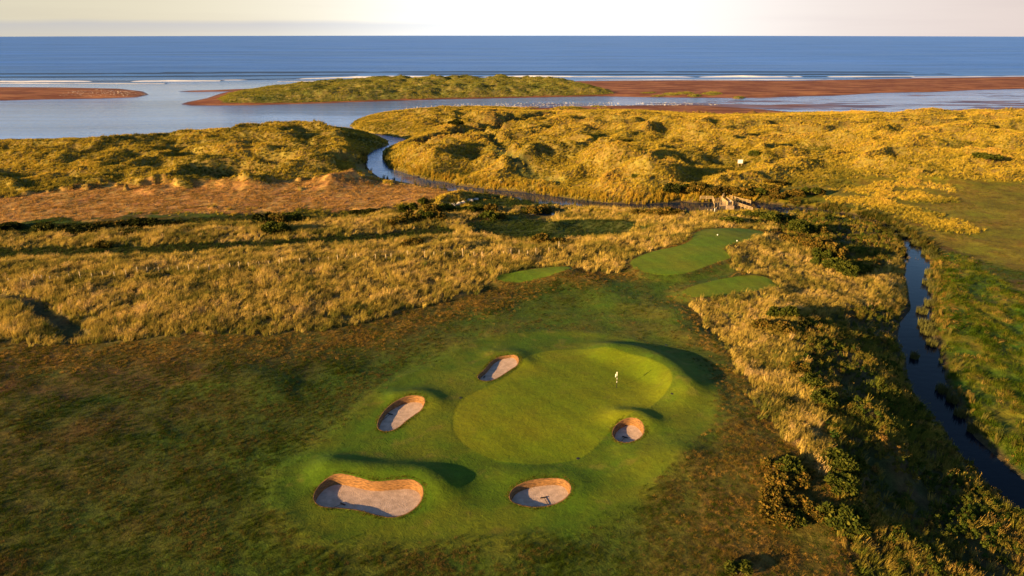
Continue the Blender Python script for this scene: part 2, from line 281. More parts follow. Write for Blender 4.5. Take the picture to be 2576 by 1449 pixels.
# heights
Z = base(TX, TY)
fd = np.clip(m_dune + m_islet, 0, 1) * (1 - m_clow) * (1 - .8 * m_gully)
hum = fbm(TX * .8, TY, 17.0, 61, 3); hum2 = fbm(TX * .8, TY, 7.5, 71, 2)
fbig = sstep(230, 330, TY)
ridged = 1 - 2 * np.abs(fbm(TX * .7 - .25 * TY, TY * 1.0, 34.0, 81, 3))
shore_in = np.where(TX > 40, sstep(2, 45, -ml), sstep(0, 45, -ml))
shore_in = np.where(TY > 330, shore_in, 1)
Z = Z + fd * shore_in * (hum * 2.2 + hum2 * .8 + sm * .25 + (ridged ** 2 * np.sign(ridged) - .2) * (3.2 + 2.4 * fbig) + big * 1.5 - .3)
mm = np.clip(np.maximum(m_m1, m_m2), 0, 1) * (1 - m_tr) * (1 - m_tr2)
Z = Z + mm * (hum2 * .7 + sm * .22 + hum * .4)
rid = np.zeros_like(Z)
for p, h, w in RIDGES:
    d = linedist(TX, TY, p, w * 3.2); rid = np.maximum(rid, (1.5 if h > 2 else 1.2) * h * np.exp(-(d / (w * .85)) ** 1.6) * (1 + .3 * hum2 + .2 * sm))
Z = Z + rid
Z = Z - 1.1 * np.exp(-(td / 5.0) ** 2) - .8 * np.exp(-(td2 / 5.0) ** 2) - 0.4 * m_path - 3.0 * m_clow - 1.8 * m_gully
course = (1 - mm) * (TY < 205) * (ml < 0)
Z = Z + course * (1 - m_green) * (1 - m_tee) * (mid * .28 * (1 - .6 * m_apron) + big * .35 * (1 - m_apron) + sm * .07 * (1 - m_apron))
Z = Z + m_mead * (hum2 * .35 + sm * .55 + wob2 * .15) + (m_val + m_shv) * (hum2 * 1.1 + hum * .6 + sm * .3)
Z = Z + .6 * sstep(3.2, -.2, np.minimum.reduce([sdf(TX, TY, t, 8.0) for t in tees]))
apron_d = sdf(TX, TY, apron, 8.0)
Z = Z + .14 * np.exp(-(apron_d / 1.6) ** 2) * sstep(0, 3, -apron_d + 2)
# the crest along the right edge of the course and humps around the green
for pts, h, w in (([(1960,760),(1990,850),(2035,960),(2080,1080),(2092,1200),(2095,1320)],.8,4.0),([(1545,885),(1620,895),(1690,935),(1722,975)],1.3,3.3),([(1640,925),(1690,955),(1712,990)],.55,3.2),([(830,1180),(950,1196),(1060,1200),(1100,1225)],1.05,2.6),
                  ([(1290,1195),(1400,1192),(1445,1215),(1450,1240)],.35,2.2),([(1000,1000),(1060,993),(1085,1010)],.65,2.1),([(1560,1045),(1600,1045),(1628,1062)],.65,1.8),([(1245,890),(1300,888),(1316,910)],.35,1.8),
                  ([(690,1190),(684,1260),(720,1330)],.18,3.2),([(1440,700),(1500,715),(1560,760)],.7,5),([(1640,1150),(1700,1140)],.5,3),([(1700,790),(1730,840)],.9,4),([(560,960),(640,950),(680,985)],.7,4),
                  ([(2120,1000),(2180,1060),(2230,1120),(2240,1180)],1.5,3.0),([(2160,920),(2200,1000)],1.3,3.2)):
    p = chaikin(G(pts), 2, False); d = linedist(TX, TY, p, w * 3.2); Z = Z + h * np.exp(-(d / w) ** 2)
# banks of the burn and the near shore of the lagoon
dpos = np.maximum(-ml, 0); dpos30 = np.maximum(-ml30, 0)
ngrad = np.gradient(ml, axis=0) > 0                       # the bank on the near side of the water
steep = np.where(TY > 330, np.where(TX > 40, .075, .45), .75)
steep = np.where((TY < 330) & (TY > 205) & ngrad & (TX < 85), .17, steep)
bank_h = np.where(ml < 0, .12 + steep * dpos + .05 * wob, -.35 * np.minimum(ml, 4) - .02)
k = 0.8
ZZ = -np.log(np.exp(-np.clip(Z, -5, 14) / k) + np.exp(-np.clip(bank_h, -5, 14) / k)) * k
far_edge = np.minimum(Z, bank_h); Z = np.where(dpos < 14, np.where(ml < 0, ZZ, bank_h), Z)
# sandy shore on the inside of the bend, beyond the right dunes
sand_fore = chaikin(G([(1319,275),(1400,270),(1500,266),(1650,264),(1750,264),(1850,269),(1994,281),(2000,287),(1900,291),(1760,291),(1700,286),(1600,279),(1480,280),(1400,282),(1330,281)], 0.0), 1)
m_sf = mk(sand_fore, 2.5, 1.2)
Z = np.where((ml < 0) & (TY > 300) & (TX < -95), np.minimum(Z, np.maximum(.5 + .120 * dpos30 + (1.3 * hum + .8 * hum2) * np.minimum(dpos30 / 25, 1) + np.maximum(TX + 185, 0) * .07, .2)), Z)
d_sf = sdf(TX, TY, sand_fore, 90.0)
Z = np.where((ml < 0) & (d_sf > 0) & (d_sf < 89), np.minimum(Z, np.maximum(.7 + .085 * d_sf + .25 * hum2, .3)), Z)
Z = Z * (1 - m_sf) + m_sf * np.clip(.1 + .03 * dpos + .05 * mid, .05, 1.0)
# beyond the lagoon: beach, spit, island dune
bl = np.maximum(-isl, 0)
beach = .06 + np.minimum(.045 * bl, 1.1) + .10 * mid * np.minimum(bl / 12, 1) + .12 * hum * np.minimum(bl / 20, 1)
di = np.maximum(-isd, 0)
dome = np.minimum(di * .16, 3.6 + 2.2 * big) * sstep(0, 8, di) * (1 + .5 * hum) + (di > 0) * np.minimum(di / 8, 1) * (ridged * 2.6 + hum * 2.6 + hum2 * .8)
far = ml > 0.3
dome = dome * (.30 + .70 * sstep(-275, -110, TX))
Z = np.where(far & (isl < 0), beach + np.maximum(dome, 0) + 0.0, Z)
Z = np.where(far & (isl >= 0), np.maximum(-.12 * isl, -1.5) - .03, Z)
# tidal flats: low streaky mud banks
fl = sdf(TX, TY, flats, 12.0)
mud = fbm(TX * .16, TY * .9, 9.0, 91, 4, .6) + .55 * fbm(TX * .05, TY * .3, 9.0, 95, 2)
lev = np.where(TX > 150, .03, -.05) - .30 * sstep(120, 260, TX) * sstep(560, 620, TY) + .30 * sstep(8, 0, isl) + .25 * sstep(6, 0, ml)
mudz = np.clip((mud + lev) * .35, -.3, .18)
Z = np.where(far & (isl >= 0) & (fl < 0), mudz, Z)
# grassy islets
for p, h in islets:
    d = sdf(TX, TY, p, 10.0); w = np.maximum(-d, 0); q = sstep(.5, -1.2, d + wob)
    m_islet = np.maximum(m_islet, q); Z = np.maximum(Z, np.where(d < 0, .15 + np.minimum(w * .45, h) * (1 + .3 * hum2), -9))
# snap grid points onto the bunker rims, drop faces inside
keep = np.ones((NR - 1, NC - 1), bool)
for b in bunkers:
    x0, y0 = b.min(0) - 1.5; x1, y1 = b.max(0) + 1.5
    m = (TX > x0) & (TX < x1) & (TY > y0) & (TY < y1)
    ii = np.nonzero(m); d, qx, qy = seg_dist(TX[ii], TY[ii], b, True)
    near = d < .17
    TX[ii[0][near], ii[1][near]] = qx[near]; TY[ii[0][near], ii[1][near]] = qy[near]
    fx = (TX[:-1, :-1] + TX[1:, :-1] + TX[:-1, 1:] + TX[1:, 1:]) / 4; fy = (TY[:-1, :-1] + TY[1:, :-1] + TY[:-1, 1:] + TY[1:, 1:]) / 4
    mf = (fx > x0) & (fx < x1) & (fy > y0) & (fy < y1)
    ins = np.zeros_like(keep); ins[mf] = inside(fx[mf], fy[mf], b); keep &= ~ins
def lookup(arr, X, Y):
    r = np.clip(np.log(np.maximum(Y, Y0) / Y0) / KY, 0, NR - 1.001); c = np.clip((X / Y + WX) / (2 * WX) * (NC - 1), 0, NC - 1.001)
    i = r.astype(int); j = c.astype(int); u = r - i; v = c - j
    return arr[i, j] * (1 - u) * (1 - v) + arr[i + 1, j] * u * (1 - v) + arr[i, j + 1] * (1 - u) * v + arr[i + 1, j + 1] * u * v
def hz(x, y): return float(lookup(Z, np.array([x], float), np.array([y], float))[0])
def spot(dx, dy, it=30):
    """survey point -> X, Y, Z on the finished ground"""
    z = 4.0
    for _ in range(it):
        X, Y = unproj(dx, dy, z); z = .6 * z + .4 * hz(X, Y)
    X, Y = unproj(dx, dy, z); return float(X), float(Y), hz(X, Y)

# ground colours (by zone)
def lerp(a, b, t): return a * (1 - t[..., None]) + np.asarray(b, float) * t[..., None]
C_ROUGH_G, C_ROUGH_B = (.042, .070, .005), (.118, .064, .020)  # rough darkened all over, lens vignette put into the colour
def mixc(a, b, t): t = np.clip(t, 0, 1)[..., None]; return np.asarray(a) * (1 - t) + np.asarray(b) * t
n_r = sstep(-.30, .30, fbm(TX * .75 + TY * .35, TY * 1.25 - TX * .4, 17.0, 101, 4, .6) + .02 + .10 * sstep(110, 70, TY))
ap0 = np.minimum(sdf(TX, TY, apron, 45.0), sdf(TX, TY, fair, 45.0))
n_r = n_r * (.15 + .85 * sstep(0, 44, ap0 + 12 * mid))
Cc = mixc(C_ROUGH_G, C_ROUGH_B, n_r * (.55 + .45 * sstep(-.3, .4, fbm(TX, TY, 5.0, 111, 3))))
Cc = lerp(Cc, mixc((.058, .098, .005), (.115, .112, .012), sstep(-.25, .4, mid + .5 * sm)), m_fair * .9)
Cc = lerp(Cc, mixc((.060, .108, .004), (.105, .132, .006), sstep(-.3, .4, mid + .7 * sm)), m_apron)
Cc = lerp(Cc, mixc((.118, .160, .003), (.165, .182, .005), sstep(-.3, .4, mid + .3 * big)), m_green)
ging = np.maximum(sstep(11, 1, np.abs(sdf(TX, TY, M1, 22) - 2) + 4 * wob), sstep(15, 2, np.abs(sdf(TX, TY, M2, 22) - 3) + 5 * wob))
ging = ging * (TY < 205) * (1 - m_fair) * (1 - m_apron) * (1 - m_hollow) * (1 - m_mead) * (1 - m_val)
lowr = sstep(6, 26, TX) * sstep(92, 74, TY) * (1 - m_val) * (1 - m_apron) * (1 - m_fair)
Cc = lerp(Cc, mixc((.10, .075, .014), (.22, .125, .03), sstep(-.3, .3, sm + .4 * mid)), np.clip(.75 * np.maximum(ging, lowr), 0, 1))
m1c = mixc((.14, .115, .035), (.22, .15, .055), sstep(-.3, .3, sm))
Cc = lerp(Cc, m1c, np.clip(mm, 0, 1))
Cc = lerp(Cc, mixc((.018, .026, .006), (.045, .042, .010), sstep(-.3, .3, sm)), np.maximum(np.maximum(m_tr, m_tr2) * (TX < 20), .7 * m_path))  # the path takes the same dark tone, standing in for its trench shade
Cc = lerp(Cc, mixc((.09, .095, .018), (.22, .16, .035), sstep(-.5, .3, .7 * ridged + .5 * hum + .4 * sm)), m_dune)
Cc = lerp(Cc, mixc((.50, .26, .075), (.20, .12, .035), sstep(-.25, .25, sm + wob2 * .5)), m_heath)
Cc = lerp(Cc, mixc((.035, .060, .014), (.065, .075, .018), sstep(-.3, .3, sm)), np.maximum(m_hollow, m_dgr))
Cc = lerp(Cc, mixc((.145, .130, .006), (.205, .145, .014), sstep(-.3, .3, mid)), m_links)
Cc = lerp(Cc, mixc((.045, .085, .005), (.135, .12, .012), sstep(-.3, .4, mid + sm * .6)), m_mead)
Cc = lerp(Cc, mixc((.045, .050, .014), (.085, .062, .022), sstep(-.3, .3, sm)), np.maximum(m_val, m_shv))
Cc = lerp(Cc, mixc((.12, .06, .015), (.06, .045, .014), sstep(-.3, .3, sm)), m_clow)
Cc = lerp(Cc, mixc((.06, .075, .018), (.08, .08, .02), sstep(-.3, .3, sm)), m_gully)
Cc = lerp(Cc, mixc((.15, .13, .03), (.22, .165, .045), sstep(-.4, .3, sm)), m_strip)
Cc = lerp(Cc, mixc((.105, .170, .005), (.160, .185, .008), sstep(-.3, .5, mid)), m_tee)
Cc = lerp(Cc, (.060, .046, .022), sstep(1.6, .4, -ml) * sstep(330, 300, TY))
sandc = mixc((.36, .150, .062), (.17, .055, .023), sstep(-.25, .35, fbm(TX * .22, TY, 9.0, 131, 4, .6) + .4 * big + .1))
wet = sstep(.30, .05, Z)
sandc = sandc * (1 - .45 * wet[..., None])
m_sand = np.maximum((far & (m_islet < .5)).astype(float), m_sf * (1 - m_islet))
m_idg = sstep(1.0, -2.0, isd + 2.2 * wob) * far
m_sand = m_sand * (1 - m_idg)
Cc = lerp(Cc, sandc, m_sand)
Cc = lerp(Cc, mixc((.13, .135, .03), (.20, .16, .045), sstep(-.4, .3, mid)), np.maximum(m_idg, m_islet))
# mowing lines and wear
def stripe(ang, w): u = TX * math.cos(ang) + TY * math.sin(ang); return np.sin(u * math.pi / w + .4 * mid)
st = m_green * .05 * np.tanh(2.5 * stripe(.65, 1.7)) + (m_apron - np.minimum(m_apron, m_green)) * .05 * np.tanh(2 * stripe(-.35, 2.6)) + m_tee * .06 * np.tanh(2 * stripe(.35, 1.8))
Cc = Cc * (1 + st)[..., None]
worn = sstep(.22, .5, fbm(TX, TY, 3.2, 141, 3)) * np.maximum(m_apron, m_fair) * (1 - m_green) * .35 + sstep(.3, .5, fbm(TX, TY, 2.0, 147, 3)) * m_green * .14
Cc = lerp(Cc, (.17, .135, .025), worn)
Cc = np.clip(Cc, 0, 1)

# ------------------------------------------------------------------ materials
def mat(name):
    m = bpy.data.materials.new(name); m.use_nodes = True; t = m.node_tree; t.nodes.clear()
    o = N(t, 'ShaderNodeOutputMaterial'); return m, t, o
def simple(name, col, rough=.8, noise=.25, scale=6.0, bump=0.0, metal=0.0):
    m, t, o = mat(name); b = N(t, 'ShaderNodeBsdfPrincipled'); t.links.new(b.outputs[0], o.inputs[0])
    b.inputs['Roughness'].default_value = rough; b.inputs['Metallic'].default_value = metal; b.inputs['Specular IOR Level'].default_value = .25
    c = N(t, 'ShaderNodeTexCoord'); n = N(t, 'ShaderNodeTexNoise'); n.inputs['Scale'].default_value = scale; n.inputs['Detail'].default_value = 5
    t.links.new(c.outputs['Object'], n.inputs['Vector'])
    r = N(t, 'ShaderNodeValToRGB'); t.links.new(n.outputs[0], r.inputs[0])
    r.color_ramp.elements[0].position = .3; r.color_ramp.elements[1].position = .7
    r.color_ramp.elements[0].color = (*[x * (1 - noise) for x in col], 1); r.color_ramp.elements[1].color = (*[min(1, x * (1 + noise)) for x in col], 1)
    t.links.new(r.outputs[0], b.inputs['Base Color'])
    if bump:
        bp = N(t, 'ShaderNodeBump'); bp.inputs['Strength'].default_value = bump; bp.inputs['Distance'].default_value = .05
        t.links.new(n.outputs[0], bp.inputs['Height']); t.links.new(bp.outputs[0], b.inputs['Normal'])
    return m
def ground_mat():
    m, t, o = mat('ground_cover'); L = t.links.new
    b = N(t, 'ShaderNodeBsdfPrincipled'); L(b.outputs[0], o.inputs[0]); b.inputs['Specular IOR Level'].default_value = .15
    a = N(t, 'ShaderNodeAttribute', attribute_name='tone'); mo = N(t, 'ShaderNodeAttribute', attribute_name='mown')
    g = N(t, 'ShaderNodeNewGeometry')
    def noise(s, d=5, dist=0.0):
        n = N(t, 'ShaderNodeTexNoise'); n.inputs['Scale'].default_value = s; n.inputs['Detail'].default_value = d; n.inputs['Roughness'].default_value = .65; n.inputs['Distortion'].default_value = dist
        L(g.outputs['Position'], n.inputs['Vector']); return n.outputs[0]
    n1, n2, n3 = noise(1.1, 6, .6), noise(.22, 4, .4), noise(5.0, 3)
    def mth(op, x, y, z=None, clamp=False):
        n = N(t, 'ShaderNodeMath', operation=op, use_clamp=clamp)
        for i, v in enumerate((x, y, z)):
            if v is None: continue
            if hasattr(v, 'is_linked'): L(v, n.inputs[i])
            else: n.inputs[i].default_value = v
        return n.outputs[0]
    amp = mth('MULTIPLY_ADD', mo.outputs['Fac'], -.55, 1.0)          # mown turf is much more even
    s = mth('ADD', mth('MULTIPLY_ADD', n1, 1.7, -.85), mth('MULTIPLY_ADD', n3, 1.3, -.65))
    s = mth('ADD', s, mth('MULTIPLY_ADD', n2, 1.2, -.60))
    f = mth('MULTIPLY_ADD', s, amp, 1.0); f = mth('MAXIMUM', f, .30)
    hs = N(t, 'ShaderNodeVectorMath', operation='SCALE'); L(a.outputs['Color'], hs.inputs[0]); L(f, hs.inputs['Scale'])
    # patches drift between greener and browner
    hv = N(t, 'ShaderNodeHueSaturation'); L(hs.outputs[0], hv.inputs['Color']); L(mth('MULTIPLY_ADD', mth('MULTIPLY_ADD', n2, .12, -.06), amp, .5), hv.inputs['Hue'])
    L(hv.outputs[0], b.inputs['Base Color'])
    wetn = N(t, 'ShaderNodeAttribute', attribute_name='wet')
    L(mth('MULTIPLY_ADD', wetn.outputs['Fac'], -.55, .92), b.inputs['Roughness'])
    bp = N(t, 'ShaderNodeBump'); bp.inputs['Distance'].default_value = .25
    L(mth('MULTIPLY', amp, mth('MULTIPLY_ADD', wetn.outputs['Fac'], -.8, .85)), bp.inputs['Strength'])
    L(mth('ADD', n1, mth('MULTIPLY', n3, .35)), bp.inputs['Height']); L(bp.outputs[0], b.inputs['Normal'])
    return m
def link(o, parent=None):
    COL.objects.link(o)
    if parent is not None: o.parent = parent
    return o
def tag(o, label=None, cat=None, group=None, kind=None):
    for k_, v in (('label', label), ('category', cat), ('group', group), ('kind', kind)):
        if v: o[k_] = v
    return o
def np_mesh(name, V, F, smooth=False):
    """V (n,3), F (m,4) or (m,3) arrays -> mesh"""
    V = np.asarray(V, np.float32); F = np.asarray(F, np.int32); k_ = F.shape[1]
    me = bpy.data.meshes.new(name); me.vertices.add(len(V)); me.vertices.foreach_set('co', V.ravel())
    me.loops.add(F.size); me.loops.foreach_set('vertex_index', F.ravel()); me.polygons.add(len(F))
    me.polygons.foreach_set('loop_start', np.arange(0, F.size, k_, dtype=np.int32)); me.update(calc_edges=True)
    me.polygons.foreach_set('use_smooth', np.full(len(F), smooth)); return me
def attr(me, name, typ, data, dom='POINT'):
    a = me.attributes.new(name, typ, dom); d = np.asarray(data, np.float32)
    if typ == 'FLOAT_COLOR': a.data.foreach_set('color', np.c_[d.reshape(-1, 3), np.ones(len(d.reshape(-1, 3)))].astype(np.float32).ravel())
    elif typ == 'FLOAT_VECTOR': a.data.foreach_set('vector', d.ravel())
    else: a.data.foreach_set('value', d.ravel())
idx = np.arange(NR * NC).reshape(NR, NC)
F4 = np.stack([idx[:-1, :-1], idx[:-1, 1:], idx[1:, 1:], idx[1:, :-1]], -1)[keep]
me = np_mesh('terrain', np.stack([TX, TY, Z], -1).reshape(-1, 3), F4, True)
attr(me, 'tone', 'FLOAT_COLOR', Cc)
attr(me, 'mown', 'FLOAT', np.maximum.reduce([m_green * 1.0, m_tee * .95, m_apron * .85, m_fair * .3, m_sand * .8]))
attr(me, 'wet', 'FLOAT', np.clip(m_sand * wet, 0, 1))
GM = ground_mat(); me.materials.append(GM)
terr = link(bpy.data.objects.new('terrain', me)); tag(terr, 'rolling golf links and dunes running down to the shore', 'terrain', kind='structure')

# ------------------------------------------------------------------ water
def water_mat():
    m, t, o = mat('water'); L = t.links.new
    b = N(t, 'ShaderNodeBsdfPrincipled'); L(b.outputs[0], o.inputs[0]); b.inputs['IOR'].default_value = 1.33; spec_in = b.inputs['Specular IOR Level']
    g = N(t, 'ShaderNodeNewGeometry'); s = N(t, 'ShaderNodeSeparateXYZ'); L(g.outputs['Position'], s.inputs[0])
    def mr(x, a, b_, c, d):
        n = N(t, 'ShaderNodeMapRange'); L(x, n.inputs[0])
        for i, v in enumerate((a, b_, c, d)): n.inputs[i + 1].default_value = v
        return n.outputs[0]
    L(mr(s.outputs[1], 760, 900, .08, .30), b.inputs['Roughness']); L(mr(s.outputs[1], 120, 270, .08, .5), spec_in)      # sky reflection turned down on the near burn
    cr = N(t, 'ShaderNodeValToRGB'); L(mr(s.outputs[1], 80, 1100, 0, 1), cr.inputs[0])
    e = cr.color_ramp.elements; e[0].position = 0; e[0].color = (.003, .006, .012, 1); e[1].position = 1; e[1].color = (.010, .11, .44, 1)  # reflected sky painted into the base colour, palest over the lagoon
    for p, c in ((.10, (.004, .008, .016)), (.16, (.012, .026, .06)), (.21, (.05, .11, .26)), (.30, (.10, .19, .40)), (.6, (.15, .27, .52)), (.82, (.03, .15, .44))):
        q = e.new(p); q.color = (*c, 1)
    def noise(sc, sx_, d):
        mp = N(t, 'ShaderNodeMapping'); mp.inputs['Scale'].default_value = (sx_, 1, 1); L(g.outputs['Position'], mp.inputs[0])
        n = N(t, 'ShaderNodeTexNoise'); n.inputs['Scale'].default_value = sc; n.inputs['Detail'].default_value = d; L(mp.outputs[0], n.inputs['Vector']); return n.outputs[0]
    wv_ = N(t, 'ShaderNodeMath', operation='ADD'); L(noise(.010, .10, 5), wv_.inputs[0]); L(noise(.09, .08, 4), wv_.inputs[1])
    sc = N(t, 'ShaderNodeVectorMath', operation='SCALE'); L(cr.outputs[0], sc.inputs[0]); L(mr(wv_.outputs[0], .6, 1.4, .45, 1.55), sc.inputs['Scale']); L(sc.outputs[0], b.inputs['Base Color'])   # wind lanes streaked into the base colour
    ad = N(t, 'ShaderNodeMath', operation='ADD'); L(noise(.16, .35, 5), ad.inputs[0]); L(noise(.9, .5, 3), ad.inputs[1])
    bp = N(t, 'ShaderNodeBump'); bp.inputs['Distance'].default_value = 1.2
    # wind lanes: calm and ruffled patches on the lagoon
    wl = N(t, 'ShaderNodeMath', operation='MULTIPLY'); L(mr(noise(.012, .25, 4), .35, .65, .35, 1.3), wl.inputs[0]); L(mr(s.outputs[1], 240, 900, .02, .75), wl.inputs[1])
    L(wl.outputs[0], bp.inputs['Strength']); L(ad.outputs[0], bp.inputs['Height']); L(bp.outputs[0], b.inputs['Normal'])
    return m
ns_ = 160
ring = np.concatenate([[10, 120, 240, 400, 620, 900, 1300, 2000, 4000], [8000]])
ang = np.linspace(R(-75), R(75), ns_)
V = np.array([(r * math.sin(a), r * math.cos(a), 0) for r in ring for a in ang]); I = np.arange(len(V)).reshape(len(ring), ns_)
wm = np_mesh('sea', V, np.stack([I[:-1, :-1], I[1:, :-1], I[1:, 1:], I[:-1, 1:]], -1).reshape(-1, 4)[:, ::-1])
wm.materials.append(water_mat()); tag(link(bpy.data.objects.new('sea', wm)), 'blue sea with the tidal lagoon and the burn that drains into it', 'sea', kind='structure')

# ------------------------------------------------------------------ mesh builder
class MB:
    def __init__(s): s.v = []; s.f = []; s.a = []
    def add(s, vs, fs): o = len(s.v); s.v += [tuple(v) for v in vs]; s.f += [tuple(i + o for i in f) for f in fs]; return s
    def box(s, c, d, rot=None, taper=1.0):
        M = rot or Matrix.Identity(3); x, y, z = d[0] / 2, d[1] / 2, d[2] / 2
        vs = [Vector(c) + M @ Vector((sx_ * x * (taper if sz > 0 else 1), sy * y * (taper if sz > 0 else 1), sz * z)) for sz in (-1, 1) for sy in (-1, 1) for sx_ in (-1, 1)]
        return s.add(vs, [(0, 2, 3, 1), (4, 5, 7, 6), (0, 1, 5, 4), (2, 6, 7, 3), (0, 4, 6, 2), (1, 3, 7, 5)])
    def bar(s, a, b, w, h=None, up=(0, 0, 1)):
        a, b = Vector(a), Vector(b); d = b - a; L = d.length; y = d.normalized(); x = y.cross(Vector(up))
        if x.length < 1e-4: x = Vector((1, 0, 0))
        x.normalize(); z = x.cross(y); M = Matrix((x, y, z)).transposed(); return s.box((a + b) / 2, (w, L, h or w), M)
    def tube(s, pts, rs, n=8, cap=True):
        pts = [Vector(p) for p in pts]; o = len(s.v); rings = []
        for i, p in enumerate(pts):
            d = (pts[min(i + 1, len(pts) - 1)] - pts[max(i - 1, 0)]).normalized(); x = d.orthogonal().normalized(); y = d.cross(x)
            r = rs[i] if hasattr(rs, '__len__') else rs
            rings.append([p + x * r * math.cos(2 * math.pi * q / n) + y * r * math.sin(2 * math.pi * q / n) for q in range(n)])
        vs = [v for r_ in rings for v in r_]
        fs = [(i * n + q, i * n + (q + 1) % n, (i + 1) * n + (q + 1) % n, (i + 1) * n + q) for i in range(len(pts) - 1) for q in range(n)]
        if cap: fs += [tuple(range(n))[::-1], tuple((len(pts) - 1) * n + q for q in range(n))]
        return s.add(vs, fs)
    def build(s, name, m, parent=None, smooth=False):
        me_ = bpy.data.meshes.new(name); me_.from_pydata(s.v, [], s.f); me_.update()
        if smooth: me_.polygons.foreach_set('use_smooth', [True] * len(me_.polygons))
        if m: me_.materials.append(m)
        return link(bpy.data.objects.new(name, me_), parent)
def empty(name, loc, rz=0.0, **k_):
    o = link(bpy.data.objects.new(name, None)); o.location = loc; o.rotation_euler = (0, 0, rz); o.empty_display_size = .3; tag(o, **k_); return o
WOOD = simple('weathered_wood', (.34, .25, .14), .85, .35, 3.0, .3)
PALEWOOD = simple('pale_post_wood', (.40, .29, .15), .85, .3, 3.0)
WHITE = simple('white_paint', (.82, .80, .76), .5, .04)
BLACK = simple('black_paint', (.015, .015, .017), .5, .2)
SAND = None

# ------------------------------------------------------------------ bunkers
def sand_mat():
    m, t, o = mat('bunker_sand'); L = t.links.new
    b = N(t, 'ShaderNodeBsdfPrincipled'); L(b.outputs[0], o.inputs[0]); b.inputs['Roughness'].default_value = .95; b.inputs['Specular IOR Level'].default_value = .1
    g = N(t, 'ShaderNodeNewGeometry')
    def noise(s, d):
        n = N(t, 'ShaderNodeTexNoise'); n.inputs['Scale'].default_value = s; n.inputs['Detail'].default_value = d; L(g.outputs['Position'], n.inputs['Vector']); return n.outputs[0]
    n1, n2 = noise(1.4, 5), noise(9, 4)
    r = N(t, 'ShaderNodeValToRGB'); L(n1, r.inputs[0]); r.color_ramp.elements[0].position = .35; r.color_ramp.elements[1].position = .68
    r.color_ramp.elements[0].color = (.40, .29, .23, 1); r.color_ramp.elements[1].color = (.56, .41, .33, 1); L(r.outputs[0], b.inputs['Base Color'])
    wv = N(t, 'ShaderNodeTexWave', wave_type='RINGS', rings_direction='Z'); wv.inputs['Scale'].default_value = 2.2; wv.inputs['Distortion'].default_value = 5; wv.inputs['Detail'].default_value = 3
    L(g.outputs['Position'], wv.inputs['Vector'])
    ad = N(t, 'ShaderNodeMath', operation='MULTIPLY_ADD'); L(wv.outputs['Fac'], ad.inputs[0]); ad.inputs[1].default_value = .25; L(n2, ad.inputs[2])
    bp = N(t, 'ShaderNodeBump'); bp.inputs['Strength'].default_value = .55; bp.inputs['Distance'].default_value = .10; L(ad.outputs[0], bp.inputs['Height']); L(bp.outputs[0], b.inputs['Normal'])
    return m
def turf_mat():
    m, t, o = mat('revetted_turf'); L = t.links.new
    b = N(t, 'ShaderNodeBsdfPrincipled'); L(b.outputs[0], o.inputs[0]); b.inputs['Roughness'].default_value = .95
    g = N(t, 'ShaderNodeNewGeometry'); mp = N(t, 'ShaderNodeMapping'); mp.inputs['Scale'].default_value = (1.2, 1.2, 7); L(g.outputs['Position'], mp.inputs[0])
    n = N(t, 'ShaderNodeTexNoise'); n.inputs['Scale'].default_value = 2.0; n.inputs['Detail'].default_value = 6; L(mp.outputs[0], n.inputs['Vector'])
    r = N(t, 'ShaderNodeValToRGB'); L(n.outputs[0], r.inputs[0]); r.color_ramp.elements[0].position = .32; r.color_ramp.elements[1].position = .7
    r.color_ramp.elements[0].color = (.075, .038, .014, 1); r.color_ramp.elements[1].color = (.33, .16, .05, 1); L(r.outputs[0], b.inputs['Base Color'])
    bp = N(t, 'ShaderNodeBump'); bp.inputs['Strength'].default_value = .8; bp.inputs['Distance'].default_value = .08; L(n.outputs[0], bp.inputs['Height']); L(bp.outputs[0], b.inputs['Normal'])
    return m
SAND, TURF = sand_mat(), turf_mat()
BL = ['kidney shaped sand bunker cut into the back left edge of the green', 'bean shaped sand bunker with a dark rake, left of the green', 'small round sand bunker at the right edge of the green',
      'wide oval sand bunker in front of the green with a rake in its middle', 'largest sand bunker, long kidney shape at the front left of the green']
bdepth = [.40, .48, .58, .52, .55]
bfloor = []
